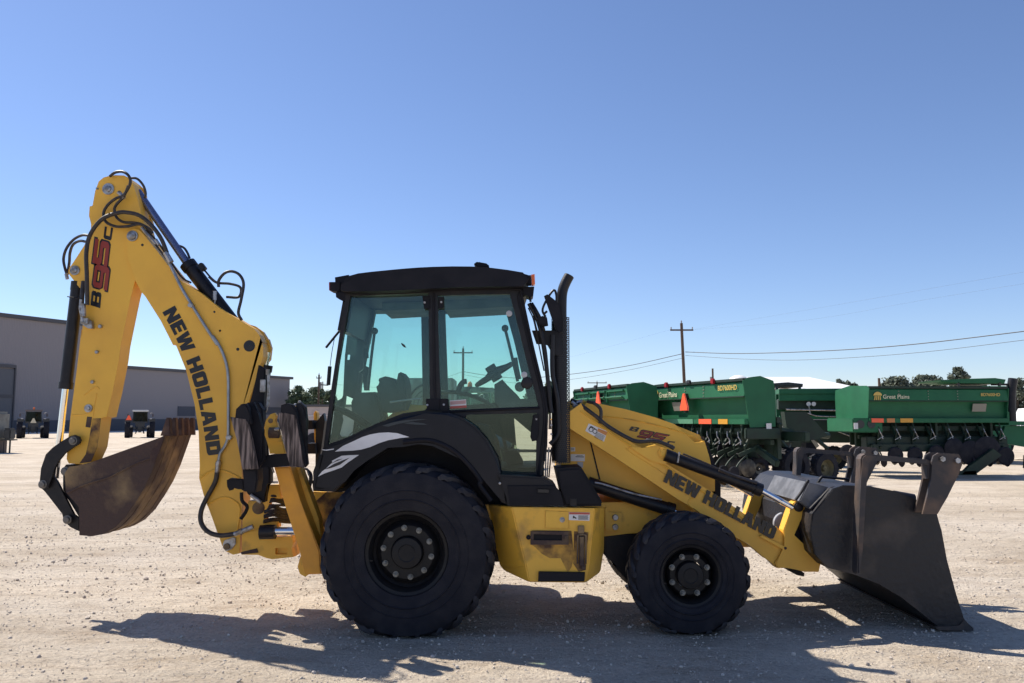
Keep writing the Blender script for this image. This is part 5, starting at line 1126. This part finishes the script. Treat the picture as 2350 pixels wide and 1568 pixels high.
bmesh.ops.remove_doubles(bm, verts=bm.verts[:], dist=.0005)
link('exhaust_guard', bm, gm, pipe, 'auto')
plate('exhaust_bracket', 'd', [(1560,530),(1700,530),(1760,545),(1765,690),(1740,700),(1700,690),(1665,622),(1590,618)], 7.05, 7.11, BLKM, BH)
mr = plate('mirror', 'd', [(1640,300),(1662,288),(1700,318),(1742,352),(1766,450),(1764,540),(1742,548),(1722,532),(1690,440),(1655,340)], 6.82, 6.86, BLK, BH, bev=.008)
tube('mirror_arm', 'd', [(1560,350,6.95),(1590,400,6.9),(1620,460,6.9),(1640,530,6.95)], 6.9, .012, BLKM, mr)
tube('mirror_arm', 'd', [(1650,440,6.86),(1630,400,6.86),(1645,350,6.86),(1690,275,6.86),(1712,265,6.86),(1722,300,6.86),(1722,345,6.86)], 6.86, .010, BLKM, mr)
tube('mirror_arm', 'd', [(1636,424,6.86),(1660,402,6.86)], 6.86, .010, BLKM, mr)
plate('mirror_joint', 'd', [(1592,448),(1630,432),(1660,442),(1668,495),(1640,500),(1600,490)], 6.85, 6.93, BLK, mr, bev=.01)
tube('grab_rail', 'd', [(1695,560,7.0),(1695,800,7.0),(1712,900,7.0),(1730,1010,7.0),(1738,1180,7.0),(1725,1240,7.0),(1680,1290,7.0)], 7.0, .020, BLKM, BH)
tube('grab_rail', 'd', [(1540,350,6.97),(1600,470,6.97),(1640,640,6.97),(1655,760,6.97),(1680,1010,6.97),(1690,1080,6.97)], 6.97, .019, BLKM, BH)
for pts in ([(1535,380,7.0),(1570,460,7.0),(1600,600,7.0),(1640,800,7.0)], [(1560,380,7.05),(1590,520,7.05),(1620,600,7.05),(1650,800,7.05)]): tube('washer_hose', 'd', pts, 7.0, .006, HOSE, BH)
for k in range(3): cyl('cable', PV('d',1690-18*k,1310,7.0), PV('d',1672-12*k,1510,7.0), .006, STEEL if k else BLKM, BH)
# ---- cab
DC0, DC1 = 6.95, 8.15
outer = [(322,268),(700,255),(1100,235),(1490,232),(1500,300),(1545,520),(1620,860),(1668,1060),(1662,1300),(1628,1500),(1340,1520),(1330,1390),(1262,1262),(1182,1172),(1092,1112),(990,1080),(850,1085),(700,1110),(560,1162),(420,1225),(300,1285),(205,1335),(165,1340),(215,960),(270,600)]
h1 = [(348,300),(868,282),(880,1022),(845,1062),(700,1082),(520,1152),(330,1242),(198,1290),(212,1180),(268,760)]
h2 = [(930,296),(1412,288),(1440,400),(1520,720),(1604,1036),(1300,1048),(1000,1062),(958,1060),(950,980)]
h3 = [(1128,1092),(1592,1080),(1586,1476),(1350,1490),(1322,1376),(1252,1252),(1182,1166),(1110,1112)]
def frame(D, th, o, holes, mt): 
    bm = bmesh.new(); add_poly(bm, [PV('d',a,b,DC0)+Vector((0,D-DC0,0)) for a,b in o], th, [[PV('d',a,b,DC0)+Vector((0,D-DC0,0)) for a,b in h] for h in holes])
    return bm
bm = frame(DC0, .06, outer, (h1,h2,h3), BLKM)
# far side frame, corner posts, sills and floor
far_o = outer; cab = None
fh1 = [(390,380),(815,380),(835,1010),(700,1120),(330,1245),(235,1245)]
T = lambda a, b, D=DC1: PV('d', a, b, DC0)+Vector((0, D-DC0, 0))
farh1 = [PV('d',a,b,DC1) for a,b in [(512,398),(820,398),(832,1050),(700,1075),(400,1180),(420,900),(470,640)]]
farh2 = [PV('d',a,b,DC1) for a,b in [(980,418),(1385,405),(1440,600),(1530,985),(1320,1010),(1003,1040)]]
farh3 = [PV('d',a,b,DC1) for a,b in [(1130,1120),(1440,1115),(1455,1300),(1500,1440),(1345,1400),(1290,1250),(1200,1170)]]
farh0 = [PV('d',a,b,DC1) for a,b in [(355,300),(420,330),(418,640),(300,1010),(215,1265),(330,1120),(345,900)]]
add_poly(bm, [PV('d',a,b,DC0)+Vector((0,DC1-DC0,0)) for a,b in outer], .06, [farh1, farh2, farh3])
def bar(a, b, w, D0, D1): 
    A0, B0 = PV('d',*a,DC0), PV('d',*b,DC0); d = (B0-A0).normalized(); nn = Vector((d.z,0,-d.x))*w/2
    add_poly(bm, [Vector((p.x, D0, p.z)) for p in (A0-nn, B0-nn, B0+nn, A0+nn)], D1-D0, (), 0)
bar((332,290),(288,530),.09,DC0+.055,DC1); bar((1492,250),(1496,300),.06,DC0+.06,DC1); bar((1640,900),(1660,1080),.05,DC0+.06,DC1)  # first bar: added header that blocks sun through the upper rear glass
bar((335,280),(330,330),.06,DC0+.06,DC1); bar((185,1300),(178,1330),.06,DC0+.06,DC1)
bar((1340,1500),(1625,1498),.04,DC0+.06,DC1)
cab = link('cab_frame', bm, BLKM, BH)
ci = [(DC0+.035, h1, 'side_window', GLS), (DC0+.03, h2, 'door_window', GLS), (DC0+.03, h3, 'door_window', GLSD)]
for D, h, nm, m_ in ci:
    bm = bmesh.new(); c = sum((PV('d',a,b,DC0) for a,b in h), Vector())/len(h)
    add_poly(bm, [c+(PV('d',a,b,DC0)-c)*1.01+Vector((0,D-DC0,0)) for a,b in h], .005); link(nm, bm, m_, cab)
for h, m_ in ((farh1,GLS),(farh2,GLS),(farh3,GLSD)):
    bm = bmesh.new(); add_poly(bm, [p+Vector((0,.02,0)) for p in h], .005); link('far_window', bm, m_, cab)
bm = bmesh.new()
for a, b in (((1496,310),(1650,1060)), ((335,330),(180,1290))):
    A0, B0 = PV('d',*a,DC0), PV('d',*b,DC0); e = Vector((.005,0,0))
    vs = [bm.verts.new(v) for v in (A0+Vector((0,.08,0)), B0+Vector((0,.08,0)), B0+Vector((0,1.18,0)), A0+Vector((0,1.18,0)))]; bm.faces.new(vs)
bmesh.ops.solidify(bm, geom=bm.faces[:], thickness=.005)
link('windscreen', bm, GLS, cab)
# door frame lines and seals
for pts in ([(905,262),(1445,255),(1470,330),(1560,700),(1640,1040),(1625,1300),(1600,1500)], [(905,262),(905,600),(915,1060)], [(960,1072),(1300,1060),(1610,1046)], [(1480,250),(1560,620),(1650,1010),(1655,1200),(1640,1400)]):
    tube('door_seal', 'd', pts, DC0-.004, .011, BLK, cab, 8)
tube('door_seal', 'd', [(1000,1082),(1100,1120),(1190,1185),(1262,1270),(1330,1390),(1352,1500)], DC0-.01, .014, BLK, cab, 8)
for pts in ([(828,300),(880,300),(880,385),(840,385)], [(935,305),(970,305),(970,380),(935,385)], [(850,985),(945,985),(945,1068),(860,1062)], [(945,985),(1000,985),(1005,1065),(945,1068)]):
    plate('hinge', 'd', pts, DC0-.02, DC0+.03, BLK, cab, bev=.006)
for u, w in ((844,344),(955,342),(862,1027),(972,1025)): disc('hinge_bolt', 'd', u, w, DC0-.02, .009, .01, SILV, cab)
for u, w in ((1589,1122),(1688,1162),(1688,1222)): disc('rivet', 'd', u, w, DC0-.02, .009, .01, SILV, cab)
for u, w in ((1407,418),(1507,826)): disc('clear_bumper', 'd', u, w, DC0-.0, .026, .01, SILV, cab)
disc('door_knob', 'd', 1527, 880, DC0-.0, .045, .02, BLKM, cab, ring=.05); disc('door_knob', 'd', 1477, 907, DC0+.08, .042, .02, BLKM, cab)
plate('door_handle', 'd', [(1570,1090),(1608,1088),(1605,1230),(1590,1265),(1560,1270),(1548,1240),(1555,1180)], DC0-.03, DC0+.0, BLK, cab, bev=.008)
o = plate('warning_sticker', 'd', [(1010,998),(1120,990),(1123,1046),(1013,1052)], DC0+.026, DC0+.029, DECW, cab, bev=0)
plate('sticker_band', 'd', [(1013,1036),(1123,1029),(1123,1046),(1013,1052)], DC0+.0235, DC0+.026, DECRL, cab, bev=0)
plate('sticker_band', 'd', [(1014,1003),(1118,995),(1118,1018),(1014,1026)], DC0+.0235, DC0+.026, mat('pink_print', (.55,.33,.3), .6), cab, bev=0)
plate('leaf_on_glass', 'd', [(686,614),(700,618),(712,628),(722,646),(706,642),(692,630)], DC0+.026, DC0+.03, DKINT, cab, bev=0)
tube('diagonal_bar', 'd', [(228,1040,7.05),(320,1075,7.05),(400,1120,7.05),(480,1172,7.05)], 7.05, .03, BLK, cab)
bm = bmesh.new(); H_ = lambda l: [PV('d',a,b,7.9) for a,b in l]
add_poly(bm, H_([(352,296),(600,296),(600,392),(514,396),(500,480),(470,640),(430,800),(402,1000),(385,1180),(330,1240),(215,1288),(228,1180),(300,960),(312,700),(335,500)]), .05, [H_([(325,690),(348,690),(344,726),(322,726)]), H_([(262,1000),(318,965),(312,1030),(290,1105),(240,1075)]), H_([(240,1100),(296,1125),(262,1262),(228,1262)])])
link('rear_pillar', bm, DKINT, cab)
# rear wiper
wp = tube('wiper', 'd', [(288,520,7.3),(240,578,7.28),(186,645,7.25)], 7.3, .011, BLKM, cab)
tube('wiper_rod', 'd', [(243,580,7.28),(225,680,7.28),(212,780,7.28)], 7.3, .003, BLKM, cab); tube('wiper_motor', 'd', [(212,770,7.28),(208,820,7.28),(202,895,7.28)], 7.3, .017, BLKM, cab); tube('wiper_rod', 'd', [(150,892,7.28),(202,896,7.28)], 7.3, .005, BLKM, cab)
# roof
bm = bmesh.new(); add_poly(bm, [PV('d',a,b,6.80) for a,b in [(283,262),(286,225),(304,185),(335,160),(400,150),(480,140),(560,132),(640,124),(720,117),(800,111),(900,106),(1030,103),(1150,104),(1220,107),(1290,113),(1400,127),(1500,144),(1545,158),(1530,200),(1500,236),(1300,238),(1000,245),(700,262),(500,268),(320,270)]], 1.50, (), 0)
bmesh.ops.bevel(bm, geom=[e for e in bm.edges if abs(e.verts[0].co.y-e.verts[1].co.y) < .01 and min(v.co.z for v in e.verts) > PV('d',500,200,6.8).z], offset=.045, segments=4, affect='EDGES')
roof = link('cab_roof', bm, BLK, BH, 'auto')
plate('roof_rear_lip', 'd', [(244,175),(335,158),(340,250),(320,300),(300,320),(262,300),(248,240)], 7.0, 8.15, BLK, roof, bev=.01)
pplate('headliner', [('d',330,272),('d',1480,240),('d',1485,262),('d',335,296)], 7.02, 8.14, HEADL, roof, bev=0)
plate('headliner_step', 'd', [(560,290),(860,280),(870,330),(830,385),(560,400)], 7.5, 8.1, HEADL, roof)
plate('headliner_step', 'd', [(960,290),(1410,280),(1430,370),(980,395)], 7.5, 8.1, HEADL, roof)
plate('roof_light', 'd', [(1178,95),(1172,85),(1190,72),(1210,74),(1255,82),(1272,95),(1276,112),(1195,106)], 7.2, 7.32, BLK, roof, bev=.01)
o = plate('tail_lamp', 'd', [(212,207),(280,207),(278,268),(245,272),(212,264)], 6.98, 7.12, BLK, BH); plate('lens', 'd', [(205,209),(216,207),(216,264),(206,262)], 7.0, 7.1, RED, o)
plate('work_lamp', 'd', [(250,276),(322,276),(316,330),(300,338),(288,325),(252,308)], 6.95, 7.1, BLK, roof)
o = plate('marker_lamp', 'd', [(1524,165),(1552,160),(1556,222),(1526,222)], 6.9, 7.0, BLK, BH); plate('lens', 'd', [(1554,158),(1577,154),(1580,220),(1558,224)], 6.9, 7.0, AMB, o)
plate('work_lamp', 'd', [(1496,240),(1575,237),(1568,300),(1550,308),(1500,290)], 6.95, 7.15, BLK, roof)
tube('lamp_bracket', 'd', [(1545,300,7.0),(1550,340,7.0)], 7.0, .01, BLKM, roof)
# ---- cab interior
seat = plate('operator_seat', 'd', [(520,905),(560,870),(535,865),(540,850),(580,835),(625,845),(655,900),(668,985),(700,1060),(600,1080),(560,1075)], 7.4, 7.75, DKINT, BH, bev=.03)
plate('seat_backrest', 'd', [(655,870),(665,818),(682,806),(702,830),(716,880),(722,1000),(705,1060),(672,1055)], 7.38, 7.8, DKINT, seat, bev=.03)
plate('console', 'd', [(352,1010),(380,945),(510,940),(535,990),(565,1100),(540,1190),(430,1200),(360,1120)], 7.45, 7.8, DKINT, BH, bev=.02)
plate('control_stand', 'd', [(430,860),(445,765),(468,775),(470,930),(440,930)], 7.5, 7.56, DKINT, BH)
tube('backhoe_lever', 'd', [(510,540,7.4),(490,700,7.4),(466,925,7.4)], 7.4, .013, DKINT, BH); 
bm = bmesh.new(); bmesh.ops.create_uvsphere(bm, u_segments=14, v_segments=10, radius=.032, matrix=Matrix.Translation(PV('d',510,535,7.4))); link('lever_knob', bm, DKINT, BH, True)
tube('loader_lever', 'd', [(1380,518,7.3),(1420,680,7.3),(1464,870,7.3)], 7.3, .014, DKINT, BH)
tube('loader_lever', 'd', [(1450,712,7.3),(1462,790,7.3),(1476,855,7.3)], 7.3, .017, DKINT, BH)
bm = bmesh.new(); bmesh.ops.create_uvsphere(bm, u_segments=14, v_segments=10, radius=.032, matrix=Matrix.Translation(PV('d',1380,516,7.3))); link('lever_knob', bm, DKINT, BH, True)
a, b = PV('d',1192,895,7.6), PV('d',1428,752,7.6); ctr = (a+b)/2; rad = (b-a).length/2
bm = bmesh.new(); dirv = (b-a).normalized(); e2 = Vector((0,1,0))
add_tube(bm, [ctr+(dirv*math.cos(2*math.pi*k/32)+e2*math.sin(2*math.pi*k/32))*rad for k in range(33)], .02, 8, smoothpath=False)
nrm = dirv.cross(e2)
for k in range(3):
    aa = 2*math.pi*k/3; add_tube(bm, [ctr+nrm*.05, ctr+(dirv*math.cos(aa)+e2*math.sin(aa))*rad], .016, 6, smoothpath=False)
add_cyl(bm, ctr-nrm*.06, ctr+nrm*.09, .05, n=16)
sw = link('steering_wheel', bm, DKINT, BH, 'auto')
plate('steering_column', 'd', [(1308,890),(1362,856),(1400,900),(1455,975),(1485,990),(1480,1030),(1340,1045),(1310,1000)], 7.45, 7.8, DKINT, BH, bev=.02)
plate('dash_panel', 'd', [(1340,1000),(1500,985),(1600,990),(1640,1060),(1340,1070)], 7.1, 8.1, DKINT, BH)
tube('fender_rim', 'd', [(950,942,8.0),(1040,942,8.0),(1130,958,8.0),(1220,990,8.0),(1310,1045,8.0)], 8.0, .02, DKINT, BH)
tube('hand_grip', 'd', [(1070,945,7.6),(1075,910,7.6),(1100,875,7.6),(1125,870,7.6)], 7.6, .025, DKINT, BH)
plate('pedal', 'd', [(1330,1120),(1350,1120),(1400,1330),(1378,1335)], 7.5, 7.53, BLK, BH)
plate('pedal_box', 'd', [(1375,1335),(1460,1330),(1500,1400),(1500,1445),(1420,1445),(1380,1400)], 7.5, 7.9, BLK, BH)
plate('cab_floor', 'd', [(1345,1450),(1640,1440),(1640,1500),(1345,1510)], 7.02, 8.14, BLK, BH)
plate('floor_step', 'd', [(1180,1150),(1270,1170),(1330,1290),(1345,1400),(1270,1300)], 7.1, 8.0, DKINT, BH)
ff = plate('inner_fender', 'd', [(520,1152),(560,1120),(650,1085),(665,1060),(700,1035),(735,1022),(850,1030),(960,1030),(960,1120),(700,1140)], 7.7, 8.14, YEL, BH, bev=.02)
tube('seat_rail', 'd', [(612,1010,7.3),(680,1000,7.3),(760,990,7.3),(820,985,7.3)], 7.3, .008, SILV, BH)
tube('monitor_arm', 'd', [(445,730,7.6),(440,790,7.6),(410,815,7.6)], 7.6, .012, DKINT, BH); plate('monitor', 'd', [(435,650),(462,650),(466,710),(440,725)], 7.55, 7.6, DKINT, BH)
# ---- fenders
fo = [(102,1560),(160,1325),(205,1330),(300,1282),(420,1222),(560,1160),(700,1108),(850,1082),(990,1078),(1092,1110),(1182,1170),(1262,1262),(1330,1390),(1352,1500)]
fi = [('e',1500,470),('e',1452,452),('e',1428,415),('e',1380,330),('e',1310,245),('e',1220,170),('e',1100,95),('e',960,50),('e',860,36),('e',750,38),('e',640,62),('e',560,92),('e',470,150),('e',400,225),('e',340,300),('e',262,372),('e',240,376),('e',110,360)]
bm = bmesh.new(); add_poly(bm, [PV('d',a,b,6.74) for a,b in fo]+[PV(*p,6.74) for p in [('e',1470,330)]+fi], .40, (), .02)
fd = link('rear_fender', bm, BLKG, BH, 'auto')
bm = bmesh.new(); add_tube(bm, [PV('d',u,w,6.735) for u,w in [(700,1275),(850,1262),(960,1290),(1060,1350),(1150,1440),(1215,1530)]]+[PV('e',u,w,6.735) for u,w in [(1300,330),(1380,440)]], .02, 8)
link('fender_lip', bm, BLK, fd, 'auto')
inner = [('e',100,300),('e',400,60),('e',900,0),('e',1300,80),('e',1500,300),('e',1500,470),('e',1400,600),('e',1300,500),('e',1000,350),('e',600,350),('e',300,378),('e',108,372)]
pplate('fender_liner', inner, 7.15, 7.2, BLK, fd)
plate('silver_stripe', 'd', [(246,1338),(300,1300),(370,1268),(430,1240),(480,1224),(540,1213),(600,1210),(660,1215),(742,1241),(680,1248),(600,1262),(540,1282),(480,1308),(420,1325),(360,1332),(300,1334)], 6.734, 6.739, STRP, fd, bev=0)
plate('silver_stripe', 'd', [(132,1505),(160,1470),(185,1452),(230,1408),(225,1400),(290,1366),(345,1362),(406,1360),(370,1385),(330,1412),(290,1444),(240,1462),(180,1482)], 6.734, 6.739, STRP, fd, bev=0)
plate('stripe_gap', 'd', [(180,1456),(240,1420),(300,1395),(345,1378),(280,1425),(220,1448)], 6.731, 6.734, DECK, fd, bev=0)
plate('stripe_gap', 'd', [(215,1422),(262,1392),(300,1385),(250,1405)], 6.731, 6.734, DECK, fd, bev=0)
plate('silver_stripe', 'd', [(160,1323),(180,1326),(240,1318),(236,1325),(190,1332),(164,1329)], 6.734, 6.739, STRP, fd, bev=0)  # painted highlight on the fender's top edge, not a stripe
plate('fender_tail', 'e', [(105,235),(150,110),(260,100),(400,60),(400,200),(262,366),(110,362)], 6.76, 7.25, BLKG, fd, bev=.01)
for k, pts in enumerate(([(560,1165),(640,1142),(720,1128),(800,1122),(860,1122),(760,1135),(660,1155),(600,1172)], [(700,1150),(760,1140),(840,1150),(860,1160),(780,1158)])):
    plate('sheen_mark', 'd', pts, 6.735, 6.739, mat('faded_black_%d' % k, (.02,.03,.04), .3), fd, bev=0)  # gloss of the fender painted as lighter blue-black patches
fd2 = bpy.data.objects.new('rear_fender', fd.data); S.collection.objects.link(fd2); fd2.parent = BH; fd2.location = -BH.location+Vector((0, 1.62, 0))
